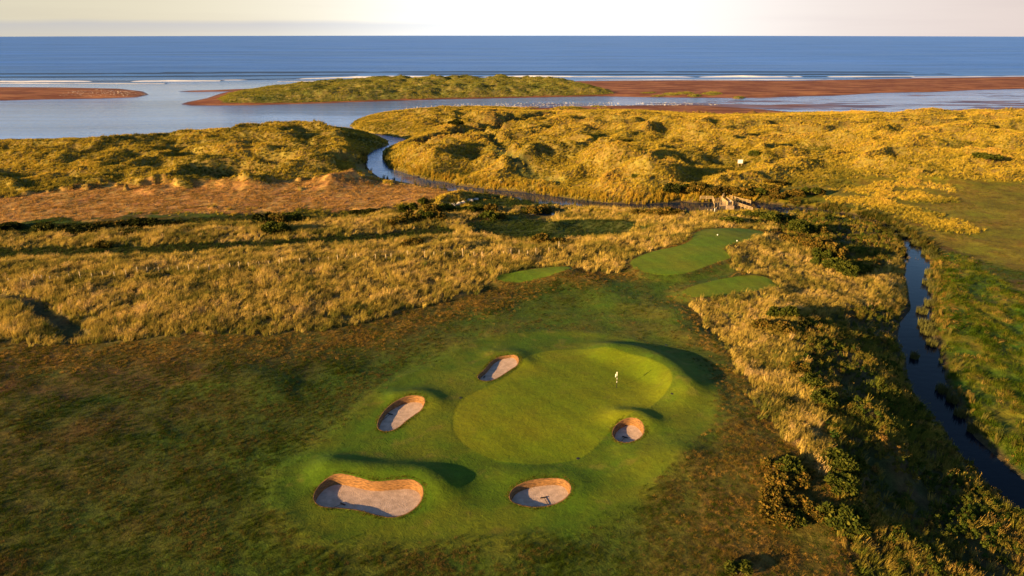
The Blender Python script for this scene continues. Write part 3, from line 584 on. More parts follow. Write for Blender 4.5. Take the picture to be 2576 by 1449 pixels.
for b, lab, dep in zip(bunkers, BL, bdepth):
    c = b.mean(0); rim = np.array([hz(x, y) for x, y in b])
    root = empty('sand_bunker', (c[0], c[1], float(rim.mean())), label=lab, cat='sand bunker', group='sand bunkers around the green')
    cz = float(rim.mean())
    nx = np.roll(b, -1, 0) - np.roll(b, 1, 0); nrm = np.c_[-nx[:, 1], nx[:, 0]]; nrm /= np.linalg.norm(nrm, axis=1)[:, None]
    area = np.sum(b[:, 0] * np.roll(b[:, 1], -1) - np.roll(b[:, 0], -1) * b[:, 1])
    if area < 0: nrm = -nrm
    ext = b.max(0) - b.min(0)
    def floor(p):
        q = (p - c) / (ext / 2)
        return rim.min() * .5 + cz * .5 - dep + .12 * (q ** 2).sum(-1) + .16 * q[:, 0] - .06 * q[:, 1]
    def loc(p, z): return np.c_[p - c, np.asarray(z) - cz]
    lipn = fbm(b[:, 0], b[:, 1], .9, 5, 2)
    far_side = sstep(-.3, .5, nrm[:, 1])          # inward normal +y is the near rim
    inset = .10 + .22 * (1 - far_side)
    b1 = b + nrm * .05; b2 = b + nrm * inset[:, None]
    fz = floor(b2); nb_ = len(b)
    lay = [loc(b - nrm * .12, rim + .015), loc(b, rim + .05 + .03 * lipn), loc(b1, rim - .05), loc(b + nrm * (.05 + (inset - .05) * .5)[:, None], rim * .5 + fz * .5), loc(b2, fz - .03)]
    V = np.vstack(lay); F = []
    for L_ in range(len(lay) - 1):
        for i in range(nb_):
            j = (i + 1) % nb_; F.append((L_ * nb_ + i, L_ * nb_ + j, (L_ + 1) * nb_ + j, (L_ + 1) * nb_ + i))
    mbw = MB(); mbw.add(V, F); mbw.build('turf_wall', TURF, root, True)
    rings_ = [1.0, .9, .75, .58, .4, .22, .08]; lay = []
    b3 = b + nrm * (inset - .04)[:, None]
    for s_ in rings_:
        p = c + (b3 - c) * s_; lay.append(loc(p, floor(p) + .03 * fbm(p[:, 0], p[:, 1], .8, 9, 2)))
    V = np.vstack(lay + [loc(c[None], floor(c[None]))]); F = []
    for L_ in range(len(lay) - 1):
        for i in range(nb_):
            j = (i + 1) % nb_; F.append((L_ * nb_ + i, L_ * nb_ + j, (L_ + 1) * nb_ + j, (L_ + 1) * nb_ + i))
    for i in range(nb_): F.append(((len(lay) - 1) * nb_ + i, (len(lay) - 1) * nb_ + (i + 1) % nb_, len(V) - 1))
    mbs = MB(); mbs.add(V, F); mbs.build('sand_floor', SAND, root, True)
    bfloor.append((c, ext, rim, cz, dep))
def bunker_z(k_, x, y):
    c, ext, rim, cz, dep = bfloor[k_]; q = (np.array([x, y]) - c) / (ext / 2)
    return rim.min() * .5 + cz * .5 - dep + .12 * (q ** 2).sum() + .16 * q[0] - .06 * q[1]
# rakes lying in the sand: (bunker, head, handle end) on the print
for k_, h0, h1, lab in ((0, B2([(885, 216)])[0], B2([(868, 214)])[0], 'dark rake lying in the shaded left end of the bunker behind the green'),
                     (1, B2([(302, 441)])[0], B2([(258, 478)])[0], 'dark rake lying in the bean shaped bunker left of the green'),
                     (2, B2([(1757, 585)])[0], B2([(1728, 618)])[0], 'dark rake lying in the small round bunker right of the green'),
                     (3, B2([(1252, 962)])[0], B2([(1282, 1012)])[0], 'dark rake with its handle towards the near edge of the oval front bunker'),
                     (4, (862, 1265), (838, 1282), 'dark rake lying at the near left edge of the largest bunker')):
    zb = bfloor[k_][3] - bfloor[k_][4]
    a = G([h0], zb)[0]; e = G([h1], zb)[0]; d = e - a; d = d / np.linalg.norm(d); e = a + d * 1.75
    za, ze = bunker_z(k_, *a) + .07, bunker_z(k_, *e) + .04
    if not inside(np.array([e[0]]), np.array([e[1]]), bunkers[k_])[0]: ze = max(ze, hz(*e) + .06)
    root = empty('bunker_rake', (a[0], a[1], za), label=lab, cat='rake', group='rakes in the bunkers')
    MB().tube([(0, 0, .02), tuple(np.r_[e - a, ze - za])], .026, 6).build('handle', BLACK, root)
    px = np.array([-d[1], d[0]]) * .36; mb = MB(); mb.bar((-px[0], -px[1], 0), (px[0], px[1], 0), .11, .09)
    for q in np.linspace(-1, 1, 9): mb.box((px[0] * q, px[1] * q, -.06), (.025, .025, .1))
    mb.build('head', BLACK, root)

# flagstick on the green
fx, fy, fz = spot(1551, 974)
root = empty('flagstick', (fx, fy, fz), label='striped black and white flagstick with a small limp white flag on the green', cat='flagstick')
pm = simple('flag_pole_white', (.85, .82, .70), .5, .03)
n_b = 7; hs_ = [0, .72, 1.0, 1.22, 1.5, 1.72, 2.35]
MB().tube([(0, 0, 0), (0, 0, 2.36)], .027, 8).build('pole', pm, root)
for i in (0, 2, 4): MB().tube([(0, 0, hs_[i]), (0, 0, hs_[i + 1])], .034, 8).build('dark_band', BLACK, root)
fl_v = []; fl_f = []
for i in range(7):
    for j in range(5):
        u, v = i / 6, j / 4
        fl_v.append((-.03 - .22 * u, .06 * math.sin(u * 6 + v * 2), 2.36 - .50 * v - .42 * u * u - .05 * math.sin(v * 5 + u * 4)))
for i in range(6):
    for j in range(4): fl_f.append((i * 5 + j, i * 5 + j + 1, (i + 1) * 5 + j + 1, (i + 1) * 5 + j))
fo = MB().add(fl_v, fl_f).build('flag', simple('white_flag', (.88, .85, .70), .8, .05), root, True)
so = fo.modifiers.new('thick', 'SOLIDIFY'); so.thickness = .012
# hole cup
cup = MB(); cup.tube([(0, 0, .004), (0, 0, .012)], .10, 16); cup.build('cup_rim', BLACK, root)

# tee markers and sprinkler covers
for dx, dy, lab in ((1805, 592, 'pale tee marker at the far end of the dogleg tee'), (1854, 607, 'pale tee marker at the right edge of the dogleg tee')):
    x, y, z = spot(dx, dy); root = empty('tee_marker', (x, y, z), label=lab, cat='tee marker', group='tee markers on the tees')
    MB().tube([(0, 0, -.02), (0, 0, .05), (0, 0, .16), (0, 0, .25), (0, 0, .29)], [.05, .12, .17, .12, .03], 10).build('ball', WHITE, root, True)
    MB().tube([(0, 0, -.08), (0, 0, -.02)], .03, 6).build('spike', BLACK, root)
for q, lab in (((738, 347), 'dark round sprinkler cover beside the left edge of the green'), ((1465, 722), 'dark round sprinkler cover at the front edge of the green'), ((2048, 320), 'dark round sprinkler cover by the right end of the green'), ((2010, 20), 'dark round sprinkler cover in the rough beyond the green')):
    x, y, z = spot(*B2([q])[0]); root = empty('sprinkler_cover', (x, y, z), label=lab, cat='sprinkler', group='sprinkler covers round the green')
    MB().tube([(0, 0, -.03), (0, 0, .03), (0, 0, .045)], [.16, .16, .12], 14).build('lid', BLACK, root); MB().tube([(0, 0, -.03), (0, 0, .035)], .21, 14).build('collar', simple('dark_plastic', (.03, .035, .03)), root)

# ------------------------------------------------------------------ post and wire fence through the tall grass
fence_px = C4([(-300,1040),(-180,1030),(-60,1020),(75,1008),(170,1003),(265,985),(320,988),(380,985),(445,985),(530,978),(610,972),(700,966),(780,958),(868,958),(955,950),(1040,935),(1115,926),(1200,916),(1275,922),(1345,918),(1430,918),(1500,918),(1580,908),(1660,905),(1735,896),(1805,890),(1878,880),(1958,876),(2032,872),(2112,868),(2130,860),(2265,858),(2340,852),(2410,845),(2480,840),(2550,835)]) + \
  C5([(110,812),(258,825),(338,828),(375,820),(500,805),(630,800),(700,800),(780,802),(850,800),(915,795),(1000,800),(1060,800),(1135,800),(1225,795),(1280,795),(1340,795),(1405,795),(1465,780),(1565,765),(1640,740)])
root = None; tops = []; POSTW = simple('sun_bleached_post', (.50, .39, .22), .85, .2, 3.0)
for q, (dx, dy) in enumerate(fence_px):
    x, y, z = spot(dx, dy + 3)
    if root is None:
        root = empty('wire_fence', (x, y, z), label='long fence of thin pale posts and wire half hidden in tall grass', cat='fence'); o0 = Vector((x, y, z))
    p = Vector((x, y, z)) - o0; hgt = 1.35 + random.uniform(-.15, .25) + (.35 if q % 5 == 0 else 0); lean = Vector((random.uniform(-.06, .06), random.uniform(-.06, .06), hgt))
    MB().tube([p + Vector((0, 0, -.3)), p + lean * .97, p + lean], [.085, .08, .055], 7).build('post', POSTW, root); tops.append(p + lean)
wire = MB()
for a, b_ in zip(tops[:-1], tops[1:]):
    for k_ in (.12, .45): wire.tube([a - Vector((0, 0, k_)), b_ - Vector((0, 0, k_))], .006, 3, False)
wire.build('wire', simple('grey_wire', (.25, .24, .22), .5, .1, metal=.5), root)

# ------------------------------------------------------------------ footbridge, gate, fences at the burn
def BR(p): return crop(1698, 452.8, .09766, [p])[0]
def gpt(p, z): x, y = unproj(*BR(p), z); return Vector((float(x), float(y), z))
def railfence(pts, label, z0=None, group='timber rail fences at the footbridge', rails=3, h=1.15, step=1.7):
    P = []
    for p in pts:
        dx, dy = BR(p)
        if z0 is None: x, y, z = spot(dx, dy)
        else: x, y = unproj(dx, dy, z0); z = z0
        P.append(Vector((float(x), float(y), z)))
    root = empty('rail_fence', P[0], label=label, cat='fence', group=group); Q = []
    for a, b_ in zip(P[:-1], P[1:]):
        n = max(1, round((b_ - a).length / step)); Q += [a.lerp(b_, i / n) for i in range(n)]
    Q.append(P[-1])
    for p in Q: l = p - P[0]; MB().box(l + Vector((0, 0, h / 2 - .2)), (.15, .15, h + .4)).build('post', PALEWOOD, root)
    for k_ in range(rails):
        mb = MB()
        for a, b_ in zip(Q[:-1], Q[1:]):
            zz = Vector((0, 0, h * (.95 - .32 * k_))); off = Vector((0, -.09, 0)); mb.bar(a - P[0] + zz + off, b_ - P[0] + zz + off, .05, .14)
        mb.build('rail', PALEWOOD, root)
ZB = 1.7
railfence([(645, 500), (800, 500), (970, 505), (1000, 575)], 'three bar timber fence left of the footbridge on the far bank', 1.2)
railfence([(1005, 580), (1110, 545), (1222, 510)], 'timber fence climbing from the burn to the far end of the footbridge', 1.5)
railfence([(1390, 470), (1550, 520), (1740, 570), (1945, 615)], 'long timber fence on the right running down from the footbridge', 1.0)
railfence([(1010, 690), (1180, 655), (1355, 640)], 'timber fence left of the near end of the footbridge', 1.3)
railfence([(1465, 610), (1700, 700), (1990, 800)], 'timber fence sloping away right of the near end of the footbridge', 1.1)
fa, fb = gpt((1255, 520), ZB), gpt((1420, 650), ZB)
root = empty('footbridge', fa, label='narrow timber footbridge with boarded sides crossing the burn', cat='footbridge')
d = (fb - fa); dn = d.normalized(); sd_ = Vector((-dn.y, dn.x, 0)) * .8
mb = MB(); nb2 = int(d.length / .2)
for i in range(nb2): c = d * ((i + .5) / nb2); mb.bar(c - sd_, c + sd_, .18, .06)
mb.build('deck', WOOD, root); mb = MB()
for s_ in (-1, 1): mb.bar(sd_ * .8 * s_ + Vector((0, 0, -.16)), d + sd_ * .8 * s_ + Vector((0, 0, -.16)), .2, .25)
mb.build('beam', WOOD, root)
for s_ in (-1, 1):
    mb = MB()
    for i in range(7): mb.box(d * (i / 6) + sd_ * s_ + Vector((0, 0, .6)), (.14, .14, 1.3))
    for k_ in range(5): mb.bar(sd_ * s_ * 1.06 + Vector((0, 0, .22 + .22 * k_)), d + sd_ * s_ * 1.06 + Vector((0, 0, .22 + .22 * k_)), .04, .17)
    mb.build('railing', PALEWOOD if s_ < 0 else WOOD, root)
STONE = simple('bank_stone', (.30, .22, .15), .9, .3, 2.0, .5)
for e_ in (Vector((0, 0, -.9)), d + Vector((0, 0, -.9))): MB().box(e_, (2.2, 1.2, 1.6)).build('abutment', STONE, root)
ga = gpt((1215, 520), ZB - .2); root = empty('field_gate', ga, label='tall timber gate standing open at the far end of the footbridge', cat='gate')
MB().box((0, 0, .75), (.18, .18, 1.9)).build('gate_post', PALEWOOD, root)
mb = MB(); gx = Vector((.75, 1.0, .3)); up_ = Vector((0, 0, 1))
for k_ in range(5): mb.bar(up_ * (.75 + .28 * k_), gx + up_ * (.75 + .28 * k_), .05, .11)
for t_ in (.05, .35, .65, 1): mb.bar(gx * t_ + up_ * .6, gx * t_ + up_ * 2.0, .07, .07)
mb.build('gate_leaf', PALEWOOD, root)
sa = gpt((1410, 630), 1.5); root = empty('notice_sign', sa, label='small white notice board on posts at the near end of the footbridge', cat='sign')
MB().box((0, 0, .95), (.62, .05, .5)).build('board', WHITE, root)
for s_ in (-.24, .24): MB().box((s_, .05, .4), (.08, .06, 1.3)).build('post', PALEWOOD, root)
for (u, v, h_, w_), lab in (((785, 840, .7, .16), 'short stout pale stump nearest the water by the footbridge'), ((835, 835, 1.1, .18), 'tall leaning pale post by the water left of the footbridge'), ((918, 835, 1.0, .26), 'thick golden post in the group beside the burn'), ((945, 820, .8, .14), 'thin post right behind the thick golden one'),
                        ((1015, 835, 1.25, .18), 'white faced post at the right of the group by the burn'), ((1050, 830, 1.6, .28), 'tallest dark brown post at the right end of the group by the burn'), ((518, 893, .7, .16), 'lone short pale post on the grassy bank left of the post group'), ((160, 945, .45, .2), 'low pale stump at the left end on the grassy bank')):
    x, y, z = spot(*BR((u, v))); root = empty('wooden_post', (x, y, z), label=lab, cat='post', group='loose posts near the footbridge')
    MB().tube([(0, 0, -.2), (.03, 0, h_ * .95), (.03, 0, h_)], [w_ * .6, w_ * .55, w_ * .35], 8).build('shaft', WHITE if 'white' in lab else (WOOD if 'dark' in lab else PALEWOOD), root)
    MB().tube([(.03, 0, h_), (.03, 0, h_ + .03)], w_ * .42, 8).build('cap', PALEWOOD, root)
# white board on the dunes
x, y, z = spot(1861, 419); root = empty('warning_board', (x, y, z), label='white rectangular board on two legs alone among the right dunes', cat='sign')
MB().box((0, 0, 1.95), (1.9, .07, 1.4)).build('board', WHITE, root)
mbf = MB(); [mbf.box((0, -.0, 1.95 + s_ * .735), (2.02, .09, .07)) for s_ in (-1, 1)]; [mbf.box((s_ * .98, 0, 1.95), (.07, .09, 1.4)) for s_ in (-1, 1)]; mbf.build('frame', PALEWOOD, root)
for s_ in (-.62, .62): MB().box((s_, .09, 1.1), (.12, .1, 3.0)).build('leg', PALEWOOD, root)
# concrete slabs lying in the shaded grass
CON = simple('weathered_concrete', (.40, .37, .34), .9, .25, 2.0, .4); CON2 = simple('pale_concrete', (.60, .55, .47), .9, .15, 2.0, .3)
def BK(p): return crop(1069, 478, .0732, [p])[0]
for p, dims, rot, m_, lab, extra in (((1750, 325), (1.7, .7, .55), (0, 0, .06), CON2, 'pale flat slab at the right end of the row of slabs', 0), ((1555, 385), (1.9, 1.0, .8), (.1, .05, -.3), CON, 'grey slab with dark stripes, second from the right in the row', 1),
                             ((1285, 460), (1.8, .8, .7), (.05, -.32, .45), CON2, 'tilted slab with a sunlit upper end in the middle of the row', 0), ((1110, 515), (2.1, 1.0, .9), (.05, -.2, .4), CON, 'dark grey wedge shaped slab leaning next to the tilted one', 2), ((940, 580), (1.7, 1.1, .9), (.1, .1, .1), CON, 'broken jagged slab at the left end of the row', 3)):
    x, y, z = spot(*BK(p)); root = empty('concrete_slab', (x, y, z), label=lab, cat='concrete slab', group='slabs lying in the grass by the burn'); root.rotation_euler = rot
    mb = MB(); L_, W_, H_ = dims
    prof = [(-L_ / 2, 0), (L_ / 2, 0), (L_ / 2 * .97, H_ * .75), (L_ / 2 * .8, H_), (-L_ / 2 * .85, H_ * (.92 if extra != 2 else .35)), (-L_ / 2 * .98, H_ * (.7 if extra != 2 else .2))]
    n = len(prof); mb.add([(a, -W_ / 2, b_ - .1) for a, b_ in prof] + [(a, W_ / 2, b_ - .1) for a, b_ in prof], [tuple(range(n)), tuple(range(n, 2 * n))[::-1]] + [(i, i + n, (i + 1) % n + n, (i + 1) % n) for i in range(n)])
    if extra == 1:
        for s_ in (-.5, -.2): mb.bar((s_, -W_ / 2 - .02, H_ * .3), (s_ + .5, -W_ / 2 - .02, H_ * .9), .06, .08)
    if extra == 3:
        for s_ in range(5): mb.box((-.7 + .32 * s_, -.2 + .12 * (s_ % 3), H_ + .1), (.16, .2, .7), Matrix.Rotation(.5 * (s_ % 3 - 1), 3, 'Y'), .4)
    mb.build('body', m_, root)
x, y, z = spot(1258, 461); root = empty('pyramid_marker', (x, y, z), label='small pale yellow pyramid standing among the reeds by the burn', cat='marker'); root.rotation_euler = (0, 0, .5)
s_ = .75; MB().add([(-s_, -s_, 0), (s_, -s_, 0), (s_, s_, 0), (-s_, s_, 0), (0, 0, 1.35)], [(0, 1, 4), (1, 2, 4), (2, 3, 4), (3, 0, 4), (3, 2, 1, 0)]).build('cover', simple('yellow_canvas', (.62, .50, .16), .8, .1), root)
MB().tube([(0, 0, 1.2), (0, 0, 1.55)], .04, 6).build('peak_pole', PALEWOOD, root)
# ------------------------------------------------------------------ plants: tufts (instanced stuff)
def plant_mat(name, rough=.75, trans=.25):
    m, t, o = mat(name); L = t.links.new
    ti = N(t, 'ShaderNodeAttribute', attribute_name='tint', attribute_type='INSTANCER'); bh = N(t, 'ShaderNodeAttribute', attribute_name='blade')
    # blades are greener at the root and straw coloured at the tip
    mx = N(t, 'ShaderNodeMix', data_type='RGBA'); L(bh.outputs['Fac'], mx.inputs[0])
    dk = N(t, 'ShaderNodeMix', data_type='RGBA', blend_type='MULTIPLY'); dk.inputs[0].default_value = 1; L(ti.outputs['Color'], dk.inputs[6]); dk.inputs[7].default_value = (.62, .80, .75, 1)
    L(dk.outputs[2], mx.inputs[6]); L(ti.outputs['Color'], mx.inputs[7])
    d = N(t, 'ShaderNodeBsdfDiffuse'); L(mx.outputs[2], d.inputs[0]); tr = N(t, 'ShaderNodeBsdfTranslucent'); L(mx.outputs[2], tr.inputs[0])
    ms = N(t, 'ShaderNodeMixShader'); ms.inputs[0].default_value = trans; L(d.outputs[0], ms.inputs[1]); L(tr.outputs[0], ms.inputs[2]); L(ms.outputs[0], o.inputs[0])
    return m
PLANT = plant_mat('plant_blades')
def tuft_mesh(name, n, h, spread, width, lean, seed, head=0.0, bend=.5):
    r = np.random.default_rng(seed); V = []; F = []; B = []
    for i in range(n):
        a = r.uniform(0, 2 * math.pi); rad = spread * .55 * math.sqrt(r.uniform()); bx, by = rad * math.cos(a), rad * math.sin(a)
        oa = a + r.normal(0, .6); out = spread * r.uniform(.3, 1.0) * bend; hh = h * r.uniform(.6, 1.12)
        dx, dy = out * math.cos(oa) + lean[0] * hh, out * math.sin(oa) + lean[1] * hh
        pa = r.uniform(0, math.pi); wx, wy = width / 2 * math.cos(pa), width / 2 * math.sin(pa); o = len(V)
        p1 = (bx + dx * .35, by + dy * .35, hh * .6); p2 = (bx + dx, by + dy, hh)
        V += [(bx - wx, by - wy, -.05), (bx + wx, by + wy, -.05), (p1[0] - wx * .85, p1[1] - wy * .85, p1[2]), (p1[0] + wx * .85, p1[1] + wy * .85, p1[2]), p2]
        B += [0, 0, .65, .65, 1]; F += [(o, o + 1, o + 3), (o, o + 3, o + 2), (o + 2, o + 3, o + 4)]
        if head and r.uniform() < head:
            o = len(V); V += [(p2[0] - wx * 1.3, p2[1] - wy * 1.3, p2[2] - .05 * h), (p2[0] + wx * 1.3, p2[1] + wy * 1.3, p2[2] - .05 * h), (p2[0] + dx * .1, p2[1] + dy * .1, p2[2] + .16 * h)]; B += [1, 1, 1]; F += [(o, o + 1, o + 2)]
    m = np_mesh(name, V, F); attr(m, 'blade', 'FLOAT', B); m.materials.append(PLANT); return m
def leafy_mesh(name, n, h, rad, leaf, seed):
    r = np.random.default_rng(seed); V = []; F = []; B = []
    cl = [(r.uniform(-.6, .6) * rad, r.uniform(-.6, .6) * rad, h * r.uniform(.3, .8), r.uniform(.3, .5) * rad) for _ in range(5)]
    for i in range(n):
        c = cl[i % 5]; v = r.normal(size=3); v /= np.linalg.norm(v); v[2] = abs(v[2]) * .9; p = np.array(c[:3]) + v * c[3] * r.uniform(.6, 1)
        u = r.normal(size=3); u -= v * (u @ v) * .6; u /= np.linalg.norm(u); w = np.cross(u, v + .3 * r.normal(size=3)); w /= np.linalg.norm(w) + 1e-6
        l = leaf * r.uniform(.6, 1.3); o = len(V); V += [p - u * l * .5, p + w * l * .28, p + u * l * .6, p - w * l * .28]; bb = float(np.clip(p[2] / h, 0, 1)); B += [bb] * 4; F += [(o, o + 1, o + 2), (o, o + 2, o + 3)]
    m = np_mesh(name, V, F); attr(m, 'blade', 'FLOAT', B); m.materials.append(PLANT); return m
def variants(cname, meshes):
    c = bpy.data.collections.new(cname)
    for m in meshes: c.objects.link(bpy.data.objects.new(m.name, m))
    return c
WIND = (.22, .10)
V_MAR = variants('marram_tufts', [tuft_mesh('marram_tuft', 30, .95, .50, .038, (WIND[0] * (.6 + .3 * i), WIND[1]), 100 + i, .25, .75) for i in range(5)])
V_FAR = variants('far_tufts', [tuft_mesh('far_tuft', 26, .95, .80, .075, (WIND[0] * (.6 + .3 * i), WIND[1]), 120 + i, 0, .8) for i in range(4)])
V_ROU = variants('rough_tufts', [tuft_mesh('rough_tuft', 20, .14, .30, .022, (.3, .1), 140 + i, 0, .9) for i in range(4)])
V_REED = variants('reed_tufts', [tuft_mesh('reed_tuft', 26, 1.5, .45, .05, (.08, .03), 160 + i, .35, .25) for i in range(4)])
V_LEAF = variants('leafy_tufts', [leafy_mesh('leafy_tuft', 130, .75, .55, .16, 180 + i) for i in range(4)])
def scatter_group(coll, name):
    g = bpy.data.node_groups.new(name, 'GeometryNodeTree'); g.interface.new_socket('Geometry', in_out='INPUT', socket_type='NodeSocketGeometry'); g.interface.new_socket('Geometry', in_out='OUTPUT', socket_type='NodeSocketGeometry')
    L = g.links.new; gi = N(g, 'NodeGroupInput'); go = N(g, 'NodeGroupOutput'); ip = N(g, 'GeometryNodeInstanceOnPoints'); ci = N(g, 'GeometryNodeCollectionInfo')
    ci.inputs['Collection'].default_value = coll; ci.inputs['Separate Children'].default_value = True; ci.inputs['Reset Children'].default_value = True
    L(gi.outputs[0], ip.inputs['Points']); L(ci.outputs[0], ip.inputs['Instance']); ip.inputs['Pick Instance'].default_value = True
    def na(nm, dt):
        n = N(g, 'GeometryNodeInputNamedAttribute', data_type=dt); n.inputs[0].default_value = nm; return n.outputs[0]
    L(na('rot', 'FLOAT_VECTOR'), ip.inputs['Rotation']); L(na('size', 'FLOAT_VECTOR'), ip.inputs['Scale'])
    L(ip.outputs[0], go.inputs[0]); return g
NTUFT = 0
def scatter(name, coll, dens, hsc, wsc, pal, label, seed, cat='grass', patch=9.0, tilt=.18, rim=.25, bias=None):
    """dens, hsc: per-vertex arrays (tufts per square metre, height scale); pal: list of (colour, weight)"""
    global NTUFT
    r = np.random.default_rng(seed)
    ar = (TY[1:, :-1] - TY[:-1, :-1]) * (TX[:-1, 1:] - TX[:-1, :-1])
    lam = np.maximum((dens[:-1, :-1] + dens[1:, 1:]) * .5 * ar, 0) * keep
    n = r.poisson(np.minimum(lam, 6)); i, j = np.nonzero(n); k_ = n[i, j]; i = np.repeat(i, k_); j = np.repeat(j, k_)
    Yp = Y0 * np.exp(KY * (i + r.uniform(size=len(i)))); Xp = Yp * (cols[j] + r.uniform(size=len(i)) * (cols[1] - cols[0]))
    ok = np.ones(len(i), bool)
    for b in bunkers:
        ok &= sdf(Xp, Yp, b, 1.0) > rim
    i, j, Xp, Yp = i[ok], j[ok], Xp[ok], Yp[ok]; Zp = lookup(Z, Xp, Yp); n = len(Xp); NTUFT += n
    me_ = bpy.data.meshes.new(name); me_.vertices.add(n); me_.vertices.foreach_set('co', np.c_[Xp, Yp, Zp - .02].astype(np.float32).ravel())
    h = lookup(hsc, Xp, Yp) * np.exp(r.normal(0, .22, n)); w = (wsc(Yp) if callable(wsc) else wsc) * np.exp(r.normal(0, .18, n))
    attr(me_, 'size', 'FLOAT_VECTOR', np.c_[w, w, h]); attr(me_, 'rot', 'FLOAT_VECTOR', np.c_[r.normal(0, tilt, n), r.normal(0, tilt, n), r.uniform(-.7, .7, n)])
    # colour drifts in patches, each tuft picks its own
    cs = np.array([p[0] for p in pal]); cum = np.cumsum([float(p[1]) for p in pal]); cum /= cum[-1]
    q = np.clip(.5 + .55 * fbm(Xp, Yp, patch, seed + 5, 3) + r.normal(0, .17, n) + (0 if bias is None else lookup(bias, Xp, Yp)), 0, .999); t_ = q * (len(pal) - 1) if len(pal) > 1 else q * 0
    t_ = np.interp(q, np.r_[0, cum], np.arange(len(pal) + 1)) - .5; t_ = np.clip(t_, 0, len(pal) - 1.001); a = t_.astype(int); f = (t_ - a)[:, None]
    c = cs[a] * (1 - f) + cs[np.minimum(a + 1, len(pal) - 1)] * f; c = c * np.exp(r.normal(0, .16, n))[:, None]
    attr(me_, 'tint', 'FLOAT_COLOR', c)
    o = link(bpy.data.objects.new(name, me_)); tag(o, label, cat, kind='stuff')
    md = o.modifiers.new('scatter', 'NODES'); md.node_group = scatter_group(coll, name + '_scatter'); return o
one = np.ones_like(TX)
dry = ml < -.6
gap = sstep(-.55, .05, sm + .35 * hum2)              # clumpy cover with bare gaps
nocut = (1 - m_green) * (1 - m_tee) * (1 - m_apron) * (1 - m_path) * (1 - m_sand)
STRAW = [((.11, .115, .022), 1.1), ((.30, .225, .045), 1.2), ((.56, .38, .085), 1.4), ((.68, .44, .17), 1.0)]
GOLD = [((.13, .12, .022), 1), ((.37, .265, .035), 1.3), ((.58, .39, .045), 1.6), ((.62, .36, .08), .9)]
band = np.clip(mm, 0, 1) * nocut * dry
scatter('marram_grass', V_MAR, band * (.35 + .65 * gap) * 3.4 * np.clip(130 / TY, .4, 1.5), one * (.95 + .25 * mid + .3 * sm) * (1 - .30 * m_m2 * sstep(175, 150, TY)), lambda y: .80 + .22 * np.clip(y / 150, 0, 2), STRAW, 'tall straw coloured dune grass in bands round the golf course', 201)
lowbank = 1 - (ngrad & (TX < 85) & (TY < 330) & (TY > 205)) * sstep(9, 4, -ml)
was_sand = sstep(.25, .55, Z)
dn = lowbank * was_sand * np.clip(m_dune + m_strip * 1.0, 0, 1) * (1 - .92 * m_clow) * (1 - .9 * m_gully) * nocut * dry
scatter('dune_grass', V_FAR, dn * (.45 + .55 * gap) * 2.6 * np.clip((260 / TY) ** 1.1, .28, 1.4), one * (.66 + .32 * sm + .2 * hum2), lambda y: .62 + .26 * np.clip((y - 200) / 200, 0, 2), GOLD, 'golden marram covering the dunes between the burn and the lagoon', 202, patch=25.0, bias=.36 * ridged + .26 * hum + .12 * big - .27 - .16 * sstep(-30, -120, TX))  # greener slacks; hollow shade and a vignette on the left put into the tint
isg = np.clip(m_idg + m_islet * (TY > 430), 0, 1) * (Z > .35)
scatter('island_grass', V_FAR, isg * (.4 + .6 * gap) * .8, one * (.62 + .3 * sm), 1.0, [((.10, .12, .025), 1), ((.24, .215, .035), 1.4), ((.40, .30, .05), 1.1)], 'yellow green marram on the sand island and the islets beyond the lagoon', 203, patch=40.0)
rg = course * nocut * (1 - m_heath) * (1 - m_hollow) * (1 - m_dgr) * (1 - m_val) * (1 - m_mead) * (1 - m_shv) * (1 - m_links) * dry * (1 - .75 * m_fair)
ROUGH = [((.034, .058, .005), 1.3), ((.055, .078, .007), 1.2), ((.105, .070, .018), 1.2), ((.19, .11, .038), .8)]  # kept dark like the ground, vignette put into the tint
scatter('rough_grass', V_ROU, rg * (.25 + .75 * sstep(-.4, .3, sm)) * 7.0 * np.clip((95 / TY) ** 1.6, .12, 1.5), one * (1 + .7 * sstep(-.1, .5, mid)), lambda y: 1.0 + .5 * np.clip((y - 90) / 60, 0, 2), ROUGH, 'short mottled green and brown rough grass around the green', 204, patch=11.0)
# fringe of half-length grass between rough and tall bands
fr = sstep(9, 0, np.abs(sdf(TX, TY, M1, 15) - 4)) * (1 - band) * course * nocut * (1 - m_fair) * (1 - m_hollow) + sstep(8, 0, np.abs(sdf(TX, TY, M2, 15) - 4)) * (1 - band) * course * nocut * (1 - m_val) * (1 - m_fair)
lowright = sstep(8, 25, TX - .05 * TY) * sstep(88, 76, TY) * course * nocut * (1 - m_val) * (1 - m_fair)
lowright = lowright * sstep(-.2, .6, (TX - 12) / 25 + wob)
scatter('fringe_grass', V_ROU, np.clip(fr + .8 * lowright, 0, 1) * dry * (.2 + .8 * gap) * 5.0, one * (1.35 + .7 * sm), 1.15, [((.10, .09, .015), 1), ((.30, .16, .03), 1.4), ((.46, .25, .06), .9)], 'knee high ginger grass between the mown course and the tall bands', 205, patch=8.0)
scatter('heath_grass', V_ROU, m_heath * dry * (.3 + .7 * gap) * 1.5, one * (2.4 + 1.6 * sm), 2.0, [((.16, .10, .022), 1), ((.50, .25, .065), 1.4), ((.68, .38, .13), 1.1)], 'reddish dry grass on the flat ground left of the burn', 206, patch=14.0)
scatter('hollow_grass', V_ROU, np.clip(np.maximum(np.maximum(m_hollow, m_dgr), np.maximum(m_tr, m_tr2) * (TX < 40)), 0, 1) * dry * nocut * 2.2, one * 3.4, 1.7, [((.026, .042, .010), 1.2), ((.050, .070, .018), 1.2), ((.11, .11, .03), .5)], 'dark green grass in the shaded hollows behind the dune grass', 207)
mdw = np.clip(m_mead, 0, 1) * dry
